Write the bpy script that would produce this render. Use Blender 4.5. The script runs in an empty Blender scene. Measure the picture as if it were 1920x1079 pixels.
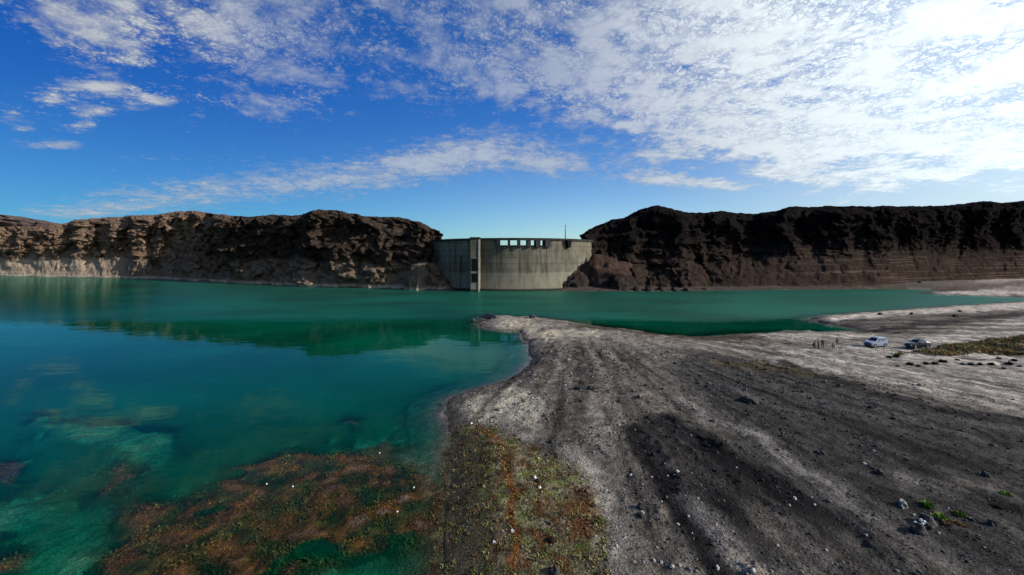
import bpy, bmesh, math, random
import numpy as np
from mathutils import Vector, Matrix

random.seed(7)
rng = np.random.default_rng(7)
scene = bpy.context.scene
COL = scene.collection
F, HX, HY, CAMZ = 720.0, 960.0, 480.0, 17.5       # focal length / principal column / horizon row in pixels, eye height in metres
SUN_AZ, SUN_EL = math.radians(104), math.radians(27)
SUN = Vector((math.sin(SUN_AZ) * math.cos(SUN_EL), math.cos(SUN_AZ) * math.cos(SUN_EL), math.sin(SUN_EL)))

# ------------------------------------------------------------------ numeric helpers
_perm = np.random.default_rng(3).permutation(256)
_perm = np.concatenate([_perm, _perm, _perm])
_g = np.random.default_rng(5).normal(size=(256, 3))
_g /= np.linalg.norm(_g, axis=1)[:, None]

def perlin(x, y, z):
    x, y, z = np.broadcast_arrays(np.asarray(x, float), np.asarray(y, float), np.asarray(z, float))
    xi, yi, zi = np.floor(x).astype(int), np.floor(y).astype(int), np.floor(z).astype(int)
    xf, yf, zf = x - xi, y - yi, z - zi
    xi, yi, zi = xi & 255, yi & 255, zi & 255
    fade = lambda t: t * t * t * (t * (t * 6 - 15) + 10)
    u, v, w = fade(xf), fade(yf), fade(zf)
    r = 0.0
    for dx in (0, 1):
        for dy in (0, 1):
            for dz in (0, 1):
                h = _perm[_perm[_perm[xi + dx] + yi + dy] + zi + dz]
                g = _g[h]
                d = g[..., 0] * (xf - dx) + g[..., 1] * (yf - dy) + g[..., 2] * (zf - dz)
                r = r + d * (u if dx else 1 - u) * (v if dy else 1 - v) * (w if dz else 1 - w)
    return r * 1.6

def fbm(x, y, z=0.0, oc=4, gain=0.5):
    a, s, r = 1.0, 1.0, 0.0
    for i in range(oc):
        r = r + a * perlin(x * s + 13.7 * i, y * s + 7.1 * i, z * s + 3.3 * i)
        a *= gain; s *= 2.03
    return r

def ridged(x, y, z=0.0, oc=4, gain=0.5):
    a, s, r = 1.0, 1.0, 0.0
    for i in range(oc):
        r = r + a * (1 - 2.2 * np.abs(perlin(x * s + 5.2 * i, y * s + 11.9 * i, z * s + 8.8 * i)))
        a *= gain; s *= 2.1
    return r

def sstep(a, b, x):
    t = np.clip((x - a) / (b - a), 0, 1)
    return t * t * (3 - 2 * t)

def W(px, py, z=0.0):
    Y = (CAMZ - z) * F / (py - HY)
    return ((px - HX) / F * Y, Y)

def seg_dist(X, Y, pts, closed=False):
    d = np.full(X.shape, 1e9)
    n = len(pts)
    for i in range(n if closed else n - 1):
        ax, ay = pts[i]; bx, by = pts[(i + 1) % n]
        vx, vy = bx - ax, by - ay
        L = vx * vx + vy * vy + 1e-9
        t = np.clip(((X - ax) * vx + (Y - ay) * vy) / L, 0, 1)
        d = np.minimum(d, (X - ax - t * vx) ** 2 + (Y - ay - t * vy) ** 2)
    return np.sqrt(d)

def inside(X, Y, pts):
    c = np.zeros(X.shape, bool)
    n = len(pts)
    for i in range(n):
        ax, ay = pts[i]; bx, by = pts[(i + 1) % n]
        if ay == by: continue
        cond = (ay > Y) != (by > Y)
        c ^= cond & (X < (bx - ax) * (Y - ay) / (by - ay) + ax)
    return c

def sdf(X, Y, pts):
    d = seg_dist(X, Y, pts, True)
    return np.where(inside(X, Y, pts), d, -d)

# ------------------------------------------------------------------ land layout
P = lambda L, z=0.0: [W(x, y, z) for x, y in L]
MAIN = [(-12, -200), (-8, 0)] + P([(838, 1079), (836, 980), (842, 900), (846, 830), (838, 785), (832, 757), (850, 742), (900, 727), (945, 712),
        (982, 694), (995, 672), (994, 650), (986, 634), (968, 625), (930, 621), (905, 614), (893, 602), (908, 594), (960, 595), (1010, 597),
        (1060, 604), (1095, 611), (1130, 615), (1180, 621), (1240, 630), (1300, 634), (1380, 629), (1470, 623), (1560, 624), (1645, 627),
        (1600, 618), (1550, 609), (1506, 601), (1530, 595), (1560, 592), (1640, 586), (1760, 577), (1920, 566), (2400, 556)]) + \
       [(420, 160), (900, 160), (900, -200)]
FARL = [(-2500, 500)] + P([(-500, 516), (0, 518), (100, 519.5), (200, 521.5), (300, 525), (400, 530), (480, 533), (560, 537), (640, 539), (720, 541),
        (848, 546)]) + [(-30, 218), (-46, 275), (46, 275), (32, 218)] + P([(1043, 546), (1150, 546), (1250, 546), (1350, 544.5), (1450, 543.5),
        (1560, 543), (1640, 542.5), (1700, 543.5), (1780, 547), (1715, 550.5), (1770, 553.5), (1840, 556), (1920, 559), (2400, 553)]) + \
       [(420, 168), (2500, 168), (6000, 6000), (-6000, 6000)]
WEED_BED = [P(L) for L in (
    [(150, 1120), (210, 990), (235, 930), (330, 925), (400, 888), (470, 855), (530, 836), (600, 830), (690, 848), (770, 872), (838, 925), (832, 985),
     (770, 1030), (690, 1040), (600, 1060), (520, 1120)],
    [(175, 900), (200, 868), (250, 860), (285, 882), (262, 915), (215, 925)],
    [(-200, 850), (10, 845), (55, 868), (50, 915), (0, 930), (-200, 940)],
    [(-200, 990), (20, 1000), (48, 1040), (40, 1120), (-200, 1120)],
    [(640, 790), (665, 780), (690, 790), (670, 803)], [(700, 835), (740, 828), (760, 845), (720, 850)])]
SAND_BED = [P(L) for L in ([(-300, 960), (60, 940), (130, 950), (200, 985), (205, 1060), (150, 1120), (-300, 1120)],
    [(60, 775), (180, 780), (330, 800), (330, 860), (230, 850), (90, 830)], [(560, 1060), (640, 1050), (700, 1079), (660, 1130), (560, 1130)])]
TRACKS = [P([(1178, 810), (1215, 870), (1262, 950), (1310, 1020), (1350, 1100)], 1), P([(1250, 800), (1330, 855), (1440, 925), (1560, 1005), (1650, 1090)], 1),
          P([(1085, 655), (1090, 690), (1100, 735)], 1), P([(1062, 655), (1060, 700)], 1)]

def ground_height(X, Y):
    X = np.asarray(X, float); Y = np.asarray(Y, float)
    wob = np.clip(np.hypot(X, Y) / 60, .25, 1.5)
    jx, jy = wob * .9 * fbm(X * .22, Y * .22, 1.5, 3), wob * .9 * fbm(X * .22, Y * .22, 9.5, 3)
    sd = np.maximum(sdf(X + jx, Y + jy, MAIN), sdf(X + jx, Y + jy, FARL))
    bank = .45 + .55 * sstep(40, 70, Y)
    land = (1.25 * (1 - np.exp(-np.maximum(sd, 0) * bank / 3.2)) + .012 * np.clip(sd, 0, 80)) + .10 * fbm(X * .12, Y * .12, 2.2, 3)
    a = -np.minimum(sd, 0)
    water = -(.17 * np.minimum(a, 6) * (.6 + .4 * bank) + 5 * (1 - np.exp(-np.maximum(a - 4, 0) / 14)))
    near = Y < 75
    for poly in WEED_BED:
        m = sstep(-3.6, 1.2, sdf(X + 3.0 * jx, Y + 2.2 * jy, poly)) * near
        water = water * (1 - m) + m * np.maximum(water, -.11 + .14 * fbm(X * .55, Y * .55, 4.1, 4) - .6 * sstep(.40, .75, fbm(X * .2, Y * .2, 14.1, 3)))
    for poly in SAND_BED:
        m = sstep(-3.5, .4, sdf(X + 2.5 * jx, Y + 2.5 * jy, poly)) * near
        water = water * (1 - m) + m * np.maximum(water, -.52 + .34 * fbm(X * .25, Y * .25, 6.1, 4))
    h = np.where(sd > 0, land + .02, np.minimum(water, -.02 - .003 * a))
    t = sstep(0.2, 3, sd)
    rough = .5 * fbm(X * .45, Y * .45, 3.0, 3) + .22 * fbm(X * 1.9, Y * 1.9, 5.0, 3)
    h = h + t * .16 * rough * np.clip(np.hypot(X, Y) / 30, .6, 2.2)
    for k, tr in enumerate(TRACKS[:2]):
        d = seg_dist(X + .8 * jx + .5 * fbm(X * .9, Y * .9, 14, 3), Y + .8 * jy + .5 * fbm(X * .9, Y * .9, 15, 3), tr)
        h = h + t * (.13 * np.exp(-((d - 1.5) / .5) ** 2) - .07 * np.exp(-(d / .8) ** 2)) * np.clip(.8 + 1.6 * fbm(X * .35, Y * .35, 7, 3), 0, 2)
    return h

def hgt(x, y):
    return float(ground_height(np.array([x]), np.array([y]))[0])

def on_ground(px, py):
    z = 1.2
    for _ in range(6):
        x, y = W(px, py, z); z = hgt(x, y)
    return x, y, z

# ------------------------------------------------------------------ node helpers
class N:
    """a socket with arithmetic"""
    def __init__(s, t, sock): s.t, s.s = t, sock
    def _m(s, op, *a):
        n = s.t.nodes.new('ShaderNodeMath'); n.operation = op
        for i, v in enumerate((s,) + a):
            if isinstance(v, N): s.t.links.new(v.s, n.inputs[i])
            else: n.inputs[i].default_value = v
        return N(s.t, n.outputs[0])
    def __add__(s, o): return s._m('ADD', o)
    def __sub__(s, o): return s._m('SUBTRACT', o)
    def __mul__(s, o): return s._m('MULTIPLY', o)
    def __truediv__(s, o): return s._m('DIVIDE', o)
    __radd__ = __add__; __rmul__ = __mul__
    def __rsub__(s, o): return (s * -1.0) + o
    def pow(s, e): return s._m('POWER', e)
    def max(s, o): return s._m('MAXIMUM', o)
    def min(s, o): return s._m('MINIMUM', o)
    def abs(s): return s._m('ABSOLUTE')
    def exp(s): return s._m('EXPONENT')
    def step(s, a, b, lo=0.0, hi=1.0, kind='SMOOTHSTEP'):
        n = s.t.nodes.new('ShaderNodeMapRange'); n.interpolation_type = kind
        s.t.links.new(s.s, n.inputs[0])
        for i, v in zip((1, 2, 3, 4), (a, b, lo, hi)): n.inputs[i].default_value = v
        return N(s.t, n.outputs[0])

def vec(t, x, y, z):
    n = t.nodes.new('ShaderNodeCombineXYZ')
    for i, v in enumerate((x, y, z)):
        if isinstance(v, N): t.links.new(v.s, n.inputs[i])
        else: n.inputs[i].default_value = v
    return N(t, n.outputs[0])

def xyz(t, s):
    n = t.nodes.new('ShaderNodeSeparateXYZ'); t.links.new(s.s, n.inputs[0])
    return [N(t, o) for o in n.outputs]

def noise(t, v, scale, detail=4, rough=.55, dist=0.0, out=0):
    n = t.nodes.new('ShaderNodeTexNoise')
    t.links.new(v.s, n.inputs['Vector'])
    n.inputs['Scale'].default_value = scale; n.inputs['Detail'].default_value = detail
    n.inputs['Roughness'].default_value = rough; n.inputs['Distortion'].default_value = dist
    return N(t, n.outputs[out])

def voro(t, v, scale, feature='F1'):
    n = t.nodes.new('ShaderNodeTexVoronoi'); n.feature = feature
    t.links.new(v.s, n.inputs['Vector']); n.inputs['Scale'].default_value = scale
    return N(t, n.outputs[0])

def mix(t, f, a, b, mode='MIX'):
    n = t.nodes.new('ShaderNodeMix'); n.data_type = 'RGBA'; n.blend_type = mode
    for idx, v in ((0, f), (6, a), (7, b)):
        if isinstance(v, N): t.links.new(v.s, n.inputs[idx])
        elif idx == 0: n.inputs[0].default_value = v
        else: n.inputs[idx].default_value = (*v, 1)
    return N(t, n.outputs[2])

def attr(t, name, out='Color'):
    n = t.nodes.new('ShaderNodeAttribute'); n.attribute_name = name
    return N(t, n.outputs[out])

def pos(t):
    n = t.nodes.new('ShaderNodeTexCoord'); return N(t, n.outputs['Object'])

def new_mat(name):
    m = bpy.data.materials.new(name); m.use_nodes = True
    t = m.node_tree
    return m, t, t.nodes['Principled BSDF']

def bump(t, b, h, strength=.5, dist=.1):
    n = t.nodes.new('ShaderNodeBump'); n.inputs['Strength'].default_value = strength; n.inputs['Distance'].default_value = dist
    t.links.new(h.s, n.inputs['Height']); t.links.new(n.outputs[0], b.inputs['Normal'])
    return n

def set_in(b, **kw):
    for k, v in kw.items():
        b.inputs[k.replace('_', ' ')].default_value = v

def simple(name, col, rough=.6, metal=0.0, var=.25, scale=8.0, coat=0.0, spec=.5):
    m, t, b = new_mat(name)
    n = noise(t, pos(t), scale, 4)
    c = mix(t, n.step(.3, .7), [x * (1 - var) for x in col], [min(1, x * (1 + var)) for x in col])
    t.links.new(c.s, b.inputs['Base Color'])
    set_in(b, Roughness=rough, Metallic=metal, Coat_Weight=coat, Specular_IOR_Level=spec)
    return m

# ------------------------------------------------------------------ object helpers
def link(name, me, mat=None, parent=None, kind=None, label=None, cat=None, group=None):
    o = bpy.data.objects.new(name, me); COL.objects.link(o)
    if mat is not None and me is not None and not me.materials: me.materials.append(mat)
    if parent is not None: o.parent = parent
    for k, v in (('kind', kind), ('label', label), ('category', cat), ('group', group)):
        if v: o[k] = v
    return o

def thing(name, loc, label, cat, rz=0.0, group=None):
    o = link(name, None, label=label, cat=cat, group=group)
    o.location = loc; o.rotation_euler = (0, 0, rz)
    return o

def mesh_np(name, V, Q, smooth=True):
    me = bpy.data.meshes.new(name)
    V = np.ascontiguousarray(V, np.float32); Q = np.ascontiguousarray(Q, np.int32)
    k = Q.shape[1]
    me.vertices.add(len(V)); me.vertices.foreach_set('co', V.ravel())
    me.loops.add(Q.size); me.loops.foreach_set('vertex_index', Q.ravel())
    me.polygons.add(len(Q)); me.polygons.foreach_set('loop_start', np.arange(0, Q.size, k, dtype=np.int32))
    me.polygons.foreach_set('use_smooth', np.full(len(Q), smooth))
    me.update(calc_edges=True); me.validate()
    return me

def grid_quads(nu, nv):
    i = np.arange(nu - 1)[:, None] * nv + np.arange(nv - 1)[None, :]
    return np.stack([i, i + nv, i + nv + 1, i + 1], -1).reshape(-1, 4)

def put_color(me, name, C):
    a = me.color_attributes.new(name, 'FLOAT_COLOR', 'POINT')
    C4 = np.ones((len(C), 4), np.float32); C4[:, :3] = C
    a.data.foreach_set('color', C4.ravel())

def put_float(me, name, v):
    a = me.attributes.new(name, 'FLOAT', 'POINT'); a.data.foreach_set('value', np.ascontiguousarray(v, np.float32))

def bm_mesh(name, bm, smooth=False):
    me = bpy.data.meshes.new(name); bm.normal_update(); bm.to_mesh(me); bm.free()
    if smooth:
        for p in me.polygons: p.use_smooth = True
    return me

def bm_box(bm, x0, x1, y0, y1, z0, z1, bevel=0.0):
    v = [bm.verts.new((x, y, z)) for x in (x0, x1) for y in (y0, y1) for z in (z0, z1)]
    fs = [bm.faces.new([v[i] for i in q]) for q in ((0, 1, 3, 2), (4, 6, 7, 5), (0, 4, 5, 1), (2, 3, 7, 6), (0, 2, 6, 4), (1, 5, 7, 3))]
    if bevel:
        es = list({e for f in fs for e in f.edges})
        bmesh.ops.bevel(bm, geom=es, offset=bevel, segments=2, affect='EDGES', profile=.5)

def bm_tube(bm, pts, rads, n=8):
    rings = []
    for i, p in enumerate(pts):
        p = Vector(p)
        d = Vector(pts[min(i + 1, len(pts) - 1)]) - Vector(pts[max(i - 1, 0)])
        q = d.to_track_quat('Z', 'Y')
        rings.append([bm.verts.new(p + q @ Vector((rads[i] * math.cos(2 * math.pi * k / n), rads[i] * math.sin(2 * math.pi * k / n), 0))) for k in range(n)])
    for a, b in zip(rings, rings[1:]):
        for k in range(n): bm.faces.new((a[k], a[(k + 1) % n], b[(k + 1) % n], b[k]))
    bm.faces.new(rings[0][::-1]); bm.faces.new(rings[-1])

# ------------------------------------------------------------------ camera, sun, sky
cam = bpy.data.cameras.new('camera'); co = bpy.data.objects.new('camera', cam); COL.objects.link(co)
co.location = (0, 0, CAMZ); co.rotation_euler = (math.pi / 2, 0, 0)
cam.sensor_width = 36; cam.lens = 36 * F / 1920; cam.shift_y = -(539.5 - HY) / 1920; cam.clip_start = .5; cam.clip_end = 20000
scene.camera = co
sun = bpy.data.lights.new('sun', 'SUN'); sun.energy = 5.0; sun.angle = math.radians(.5); sun.color = (1, .93, .84)
so = bpy.data.objects.new('sun', sun); COL.objects.link(so); so.rotation_euler = (-SUN).to_track_quat('-Z', 'Y').to_euler(); so.location = (80, 20, 90)
scene.view_settings.view_transform = 'Standard'; scene.view_settings.look = 'None'; scene.view_settings.exposure = 0.5
scene.cycles.use_denoising = True
scene.cycles.max_bounces = 6; scene.cycles.transparent_max_bounces = 6

def build_world():
    w = bpy.data.worlds.new('World'); scene.world = w; w.use_nodes = True
    t = w.node_tree; bg = t.nodes['Background']
    d = N(t, t.nodes.new('ShaderNodeTexCoord').outputs['Generated'])
    x, y, z = xyz(t, d)
    sky = t.nodes.new('ShaderNodeTexSky'); sky.sky_type = 'NISHITA'; sky.sun_disc = False
    sky.sun_elevation = SUN_EL; sky.sun_rotation = SUN_AZ; sky.altitude = 900; sky.air_density = 1.0; sky.dust_density = .6; sky.ozone_density = 3.0
    skyc = N(t, sky.outputs[0])
    STR = .090
    # sky tint, deeper towards the zenith as the air thins
    tint = mix(t, z.step(.02, .42), (.95, 1.12, 1.16), (.22, .70, 1.30))
    sd_ = x * SUN.x + y * SUN.y + z * SUN.z
    fall = sd_.step(-.85, .1, .36, 1.0)
    base = mix(t, 1.0, mix(t, 1.0, skyc, tint, 'MULTIPLY'), vec(t, fall.pow(1.8), fall, fall.pow(.65)), 'MULTIPLY')
    # direction on the flat layer the clouds lie on
    k = z.max(0.0) + .16
    cx, cy = x / k, y / k
    pl = vec(t, cx, cy, 0.0)
    warp = noise(t, pl, 1.3, 3, .5, 0, 1)
    n_w = t.nodes.new('ShaderNodeVectorMath'); n_w.operation = 'MULTIPLY_ADD'
    t.links.new(warp.s, n_w.inputs[0]); n_w.inputs[1].default_value = (.22, .22, 0); t.links.new(pl.s, n_w.inputs[2])
    pw = N(t, n_w.outputs[0])
    big = noise(t, pw, 2.2, 4, .55)
    mid = noise(t, pw, 9.0, 6, .64)
    fine = noise(t, pw, 24.0, 4, .62)
    cell = voro(t, pw, 15.0, 'SMOOTH_F1')
    crack = (noise(t, pw, 15.0, 4, .65) - .5).abs().step(.0, .10, 1.0, 0.0).max((noise(t, pw, 33.0, 4, .65) - .5).abs().step(.0, .09, .8, 0.0))
    crack = crack * noise(t, pl, 5.0, 2).step(.38, .60, .35, 1.0)
    # where the cloud banks stand (tangent of the bearing from +Y, tangent of the height)
    ay = y.abs().max(.08)
    u, v = x / ay, z / ay
    PX, PY = u * F + HX, HY - v * F
    def blob(cx, cy, rx, ry, w, slope=0.0):
        a = (PX - cx) * (1.0 / rx); b = (PY - cy - (PX - cx) * slope) * (1.0 / ry)
        return ((a * a + b * b) * -1.0).exp() * w
    edge = PX.step(700, 1500, 180, 330) + (big - .5) * 260.0
    sheet = (edge - PY).step(-110, 110) * PY.step(-420, -60, .30, 1.0)
    sheet = sheet * PX.step(420, 1400, .56, 1.06) * PX.step(330, 540, .70, 1.0)
    cov = sheet
    for b in ((250, 30, 230, 62, .50), (440, 80, 130, 60, .34), (240, 112, 30, 20, .62), (195, 165, 60, 17, .85), (290, 186, 60, 15, .75), (185, 207, 52, 14, .85),
              (90, 182, 42, 17, .75), (152, 236, 36, 11, .85), (40, 242, 32, 10, .6), (95, 272, 80, 12, .62), (20, 215, 30, 14, .4), (500, 205, 130, 34, .42), (330, 290, 160, 18, .2),
              (1020, 150, 100, 34, .30), (10, 100, 60, 70, -.55), (350, 128, 80, 12, -.25), (720, 60, 60, 40, -.12), (1800, 60, 330, 200, .22)):
        cov = cov + blob(*b)
    for b in ((330, 362, 280, 38, .50, -.10), (620, 332, 210, 42, .50, -.13), (800, 306, 140, 46, .48, -.2), (900, 292, 110, 34, .55, -.05), (1010, 310, 90, 32, .52, .12),
              (1170, 330, 100, 22, .42, .1), (1370, 354, 40, 10, .52, .05), (1270, 342, 60, 10, .42, .06), (150, 396, 170, 16, .42, -.05), (1650, 300, 360, 60, .26), (1750, 380, 300, 40, .22)):
        cov = cov + blob(*b)
    fib = noise(t, vec(t, PX * .004 + PY * .006, PY * .03 - PX * .002, 0.0), 2.2, 5, .6, .6)
    cov = cov + (fib - .5) * PY.step(200, 290, 0.0, .75)
    soft_low = PY.step(190, 290, 1.0, .72)
    field = cov + ((big - .5) * .50 + (mid - .5) * .95 + (fine - .5) * .62 + (.33 - cell) * .55) * soft_low
    field = field.min(1.0) - crack * soft_low * .47
    dens = field.step(.06, .88)
    cap = PX.step(330, 540, .95, .52).max(PX.step(820, 1450, .52, .97))
    dens = dens * cap.max(PY.step(230, 260, 0.0, .72))
    dens = dens * z.step(.0, .05)
    # clouds near the sun's bearing scatter far more light forwards
    g = (x * SUN.x + y * SUN.y + z * SUN.z).max(0.0)
    lum = (g.pow(1.6) * .82 + .41) * (field.step(.30, 1.2, .80, 1.16))
    cc = mix(t, g.step(.1, .75), (.86, .92, 1.0), (.86, .97, 1.0))
    lumv = vec(t, lum, lum, lum)
    cloud = mix(t, 1.0, cc, lumv, 'MULTIPLY')
    cn = t.nodes.new('ShaderNodeVectorMath'); cn.operation = 'SCALE'; t.links.new(cloud.s, cn.inputs[0]); cn.inputs['Scale'].default_value = 1 / STR
    veil = g.step(.02, .78, 0.0, .80) * z.step(.35, .05, .45, 1.0)
    dens = dens.max(veil)
    out = mix(t, dens, base, N(t, cn.outputs[0]))
    t.links.new(out.s, bg.inputs['Color']); bg.inputs['Strength'].default_value = STR
build_world()

# ------------------------------------------------------------------ materials
def rock_mat(name, upper, upper2, lower, lower2, ring=15.0, red=(.16, .09, .06), shade_col=None, blend=2.0):
    m, t, b = new_mat(name)
    p = pos(t); x, y, z = xyz(t, p)
    pv = vec(t, x, y, z * .45)
    n1 = noise(t, pv, .045, 5, .6, .6); n2 = noise(t, pv, .35, 6, .65, .3); n3 = noise(t, p, 1.6, 4, .6)
    zz = z + (n1 - .5) * 9.0 + (n2 - .5) * 3.0
    up = mix(t, n2.step(.35, .68), upper, upper2)
    up = mix(t, n1.step(.55, .75) * .6, up, red)
    if shade_col:                        # shade of the face east of the big gully, painted into the rock
        place = (x + n1 * 40.0).step(-215, -165)
        up = mix(t, place * .85, up, mix(t, n2.step(.35, .7), shade_col, [q * 2.4 for q in shade_col]))
    lo = mix(t, n2.step(.3, .7), lower, lower2)
    if shade_col: lo = mix(t, (x + n1 * 50.0).step(-345, -250) * .8, lo, mix(t, n2.step(.3, .7), (.050, .037, .029), (.12, .088, .068)))  # lower rock of the same shaded face painted darker too
    strat = noise(t, vec(t, x * .02, y * .02, z * 1.1 + n1 * 2.0), 1.0, 4, .6)
    lo = mix(t, strat.step(.35, .7) * .5, lo, [c * .6 for c in lower])
    if blend > 5: lo = mix(t, strat.step(.52, .62) * x.step(120, 190) * .8, lo, [q * 2.0 for q in lower2])
    c = mix(t, zz.step(ring - blend, ring + blend), lo, up)
    pale = mix(t, n3.step(.3, .7), [min(.6, q * 1.35) for q in lower2], lower2)
    c = mix(t, (z + (n2 - .5) * 2.5).step(.6, 2.6, .75, 0.0), c, pale)
    c = mix(t, n3.step(.25, .75, 0.0, .35), c, [q * .5 for q in upper])
    t.links.new(c.s, b.inputs['Base Color']); set_in(b, Roughness=1.0, Specular_IOR_Level=.0)
    h = n2 * .7 + n3 * .3 + noise(t, vec(t, x, y, z * .22), .8, 6, .72) * 1.1
    bump(t, b, h, 1.0, 1.9)
    return m

M_ROCK_L = rock_mat('brown_cliff_rock', (.10, .068, .048), (.28, .19, .13), (.34, .255, .18), (.46, .365, .27), 15.0, (.26, .135, .08), (.015, .0125, .011))  # brown tones for the sunlit face, last colour for the shaded one
M_ROCK_R = rock_mat('shaded_hill_rock', (.0075, .0068, .0075), (.019, .0155, .0145), (.036, .025, .020), (.060, .043, .034), 21.0, (.020, .014, .012), blend=11.0)  # backlit hillside: its shade is put into near-black rock colours
M_ROCK_F = rock_mat('distant_hill_rock', (.10, .075, .07), (.15, .11, .10), (.2, .15, .12), (.24, .18, .14), 2.0)
M_OUTCROP = rock_mat('washed_outcrop_rock', (.045, .029, .023), (.085, .055, .044), (.026, .022, .020), (.062, .052, .044), 8.0, (.07, .038, .03))

def ground_mat():
    m, t, b = new_mat('gravel_soil')
    p = pos(t); x, y, z = xyz(t, p)
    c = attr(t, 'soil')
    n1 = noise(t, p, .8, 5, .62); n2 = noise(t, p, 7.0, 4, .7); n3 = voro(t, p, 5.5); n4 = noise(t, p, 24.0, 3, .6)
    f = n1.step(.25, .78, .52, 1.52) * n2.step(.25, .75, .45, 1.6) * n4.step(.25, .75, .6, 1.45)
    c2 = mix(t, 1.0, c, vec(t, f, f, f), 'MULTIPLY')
    # scattered pale and dark pebbles in the surface
    peb = voro(t, p, 3.1)
    big = noise(t, p, .35, 3)
    c2 = mix(t, (peb.step(.10, .17, 1.0, 0.0)) * big.step(.45, .6) * .7, c2, mix(t, 1.0, c2, (2.6, 2.6, 2.55), 'MULTIPLY'))
    c2 = mix(t, (voro(t, vec(t, x + 7.3, y + 2.1, z), 2.3).step(.10, .2, 1.0, 0.0)) * big.step(.5, .62, .9, 0.0) * .7, c2, (.02, .02, .02))
    t.links.new(c2.s, b.inputs['Base Color'])
    t.links.new(attr(t, 'wet', 'Fac').step(0, 1, .95, .35).s, b.inputs['Roughness'])
    set_in(b, Specular_IOR_Level=.06)
    bump(t, b, n1 * 1.2 + n2 * .45 + (1.0 - n3) * .25 + n4 * .12, .8, .28)
    return m
M_GROUND = ground_mat()

def water_mat():
    m = bpy.data.materials.new('green_lake_water'); m.use_nodes = True
    t = m.node_tree; t.nodes.remove(t.nodes['Principled BSDF'])
    outn = t.nodes['Material Output']
    p = pos(t); x, y, z = xyz(t, p)
    dep = (attr(t, 'depth', 'Fac') - .06).max(0.0)
    op = 1.0 - (dep * -1.05).exp()
    big = noise(t, vec(t, x, y * 1.6, 0.0), .016, 4, .55, .5)
    col = mix(t, big.step(.35, .68), (.0003, .032, .016), (.0005, .066, .036))
    streak = noise(t, vec(t, x * .18, y, 0.0), .12, 4, .6, .4)
    col = mix(t, streak.step(.5, .75) * .5 * y.step(70, 115), col, (.001, .095, .062))
    # ruffled by the wind farther out, calm close to the spit
    edge = y + (noise(t, vec(t, x, y, 0.0), .03, 3) - .5) * 14.0
    ruf = edge.step(98, 110) * (x + y * .95).step(-25, 25, .25, 1.0)
    ruf = ruf.max(noise(t, vec(t, x * .3, y, 0.0), .05, 3).step(.58, .7, 0.0, .35) * y.step(30, 60))
    w1 = noise(t, vec(t, x, y * 1.8, 0.0), .55, 4, .6); w2 = noise(t, vec(t, x, y * 2.2, 0.0), .13, 3, .5)
    bn = t.nodes.new('ShaderNodeBump'); bn.inputs['Strength'].default_value = 1.0; bn.inputs['Distance'].default_value = 1.0
    hh = (w1 * .16) * (ruf * .9 + .018) + w2 * .03
    t.links.new(hh.s, bn.inputs['Height'])
    rough = ruf * .26 + .022
    gl = t.nodes.new('ShaderNodeBsdfGlossy'); gl.inputs['Color'].default_value = (.56, .93, .86, 1)
    t.links.new(rough.s, gl.inputs['Roughness']); t.links.new(bn.outputs[0], gl.inputs['Normal'])
    df = t.nodes.new('ShaderNodeBsdfDiffuse'); t.links.new(col.s, df.inputs['Color'])
    tr = t.nodes.new('ShaderNodeBsdfTransparent')
    tc = vec(t, (dep * -3.4).exp(), (dep * -.28).exp(), (dep * -.42).exp()); t.links.new(tc.s, tr.inputs['Color'])
    m1 = t.nodes.new('ShaderNodeMixShader'); t.links.new(op.s, m1.inputs[0]); t.links.new(tr.outputs[0], m1.inputs[1]); t.links.new(df.outputs[0], m1.inputs[2])
    fr = t.nodes.new('ShaderNodeFresnel'); fr.inputs['IOR'].default_value = 1.33; t.links.new(bn.outputs[0], fr.inputs['Normal'])
    ff = N(t, fr.outputs[0]) * (1.0 - ruf * .45) * .88
    back = N(t, t.nodes.new('ShaderNodeNewGeometry').outputs['Backfacing'])
    ff = (ff - .045).max(0.0) * (1.0 - back)
    m2 = t.nodes.new('ShaderNodeMixShader'); t.links.new(ff.s, m2.inputs[0]); t.links.new(m1.outputs[0], m2.inputs[1]); t.links.new(gl.outputs[0], m2.inputs[2])
    t.links.new(m2.outputs[0], outn.inputs['Surface'])
    return m
M_WATER = water_mat()

def plant_mat(name):
    m, t, b = new_mat(name)
    t.links.new(attr(t, 'tone').s, b.inputs['Base Color']); set_in(b, Roughness=.8, Specular_IOR_Level=.2)
    return m
M_PLANT = plant_mat('plant_leaves')

def stone_mat(name, a, bcol):
    m, t, b = new_mat(name)
    p = pos(t); n = noise(t, p, 6, 5, .6); n2 = noise(t, p, 30, 3, .6)
    t.links.new(mix(t, (n * .6 + n2 * .4).step(.35, .65), a, bcol).s, b.inputs['Base Color']); set_in(b, Roughness=.9, Specular_IOR_Level=.25)
    bump(t, b, n * .6 + n2 * .3, .6, .05)
    return m
M_STONE_PALE = stone_mat('pale_stone', (.22, .21, .19), (.45, .43, .40))
M_STONE_WHITE = stone_mat('white_stone', (.5, .49, .46), (.75, .74, .71))
M_STONE_DARK = stone_mat('dark_stone', (.018, .018, .018), (.05, .047, .045))
M_STONE_GREY = stone_mat('grey_stone', (.09, .088, .085), (.19, .185, .18))

# ------------------------------------------------------------------ ground sheet and water sheet
def soft(X, Y, px_poly, soft_m, z=1.0):
    return sstep(-soft_m, soft_m, sdf(X, Y, P(px_poly, z)))

def stroke(X, Y, px_line, wid, z=1.0, edge=.6):
    d = seg_dist(X, Y, P(px_line, z) if px_line[0][1] > 300 or px_line[0][0] > 400 else px_line)
    return 1 - sstep(wid * (1 - edge), wid * (1 + edge * .6), d)

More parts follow.
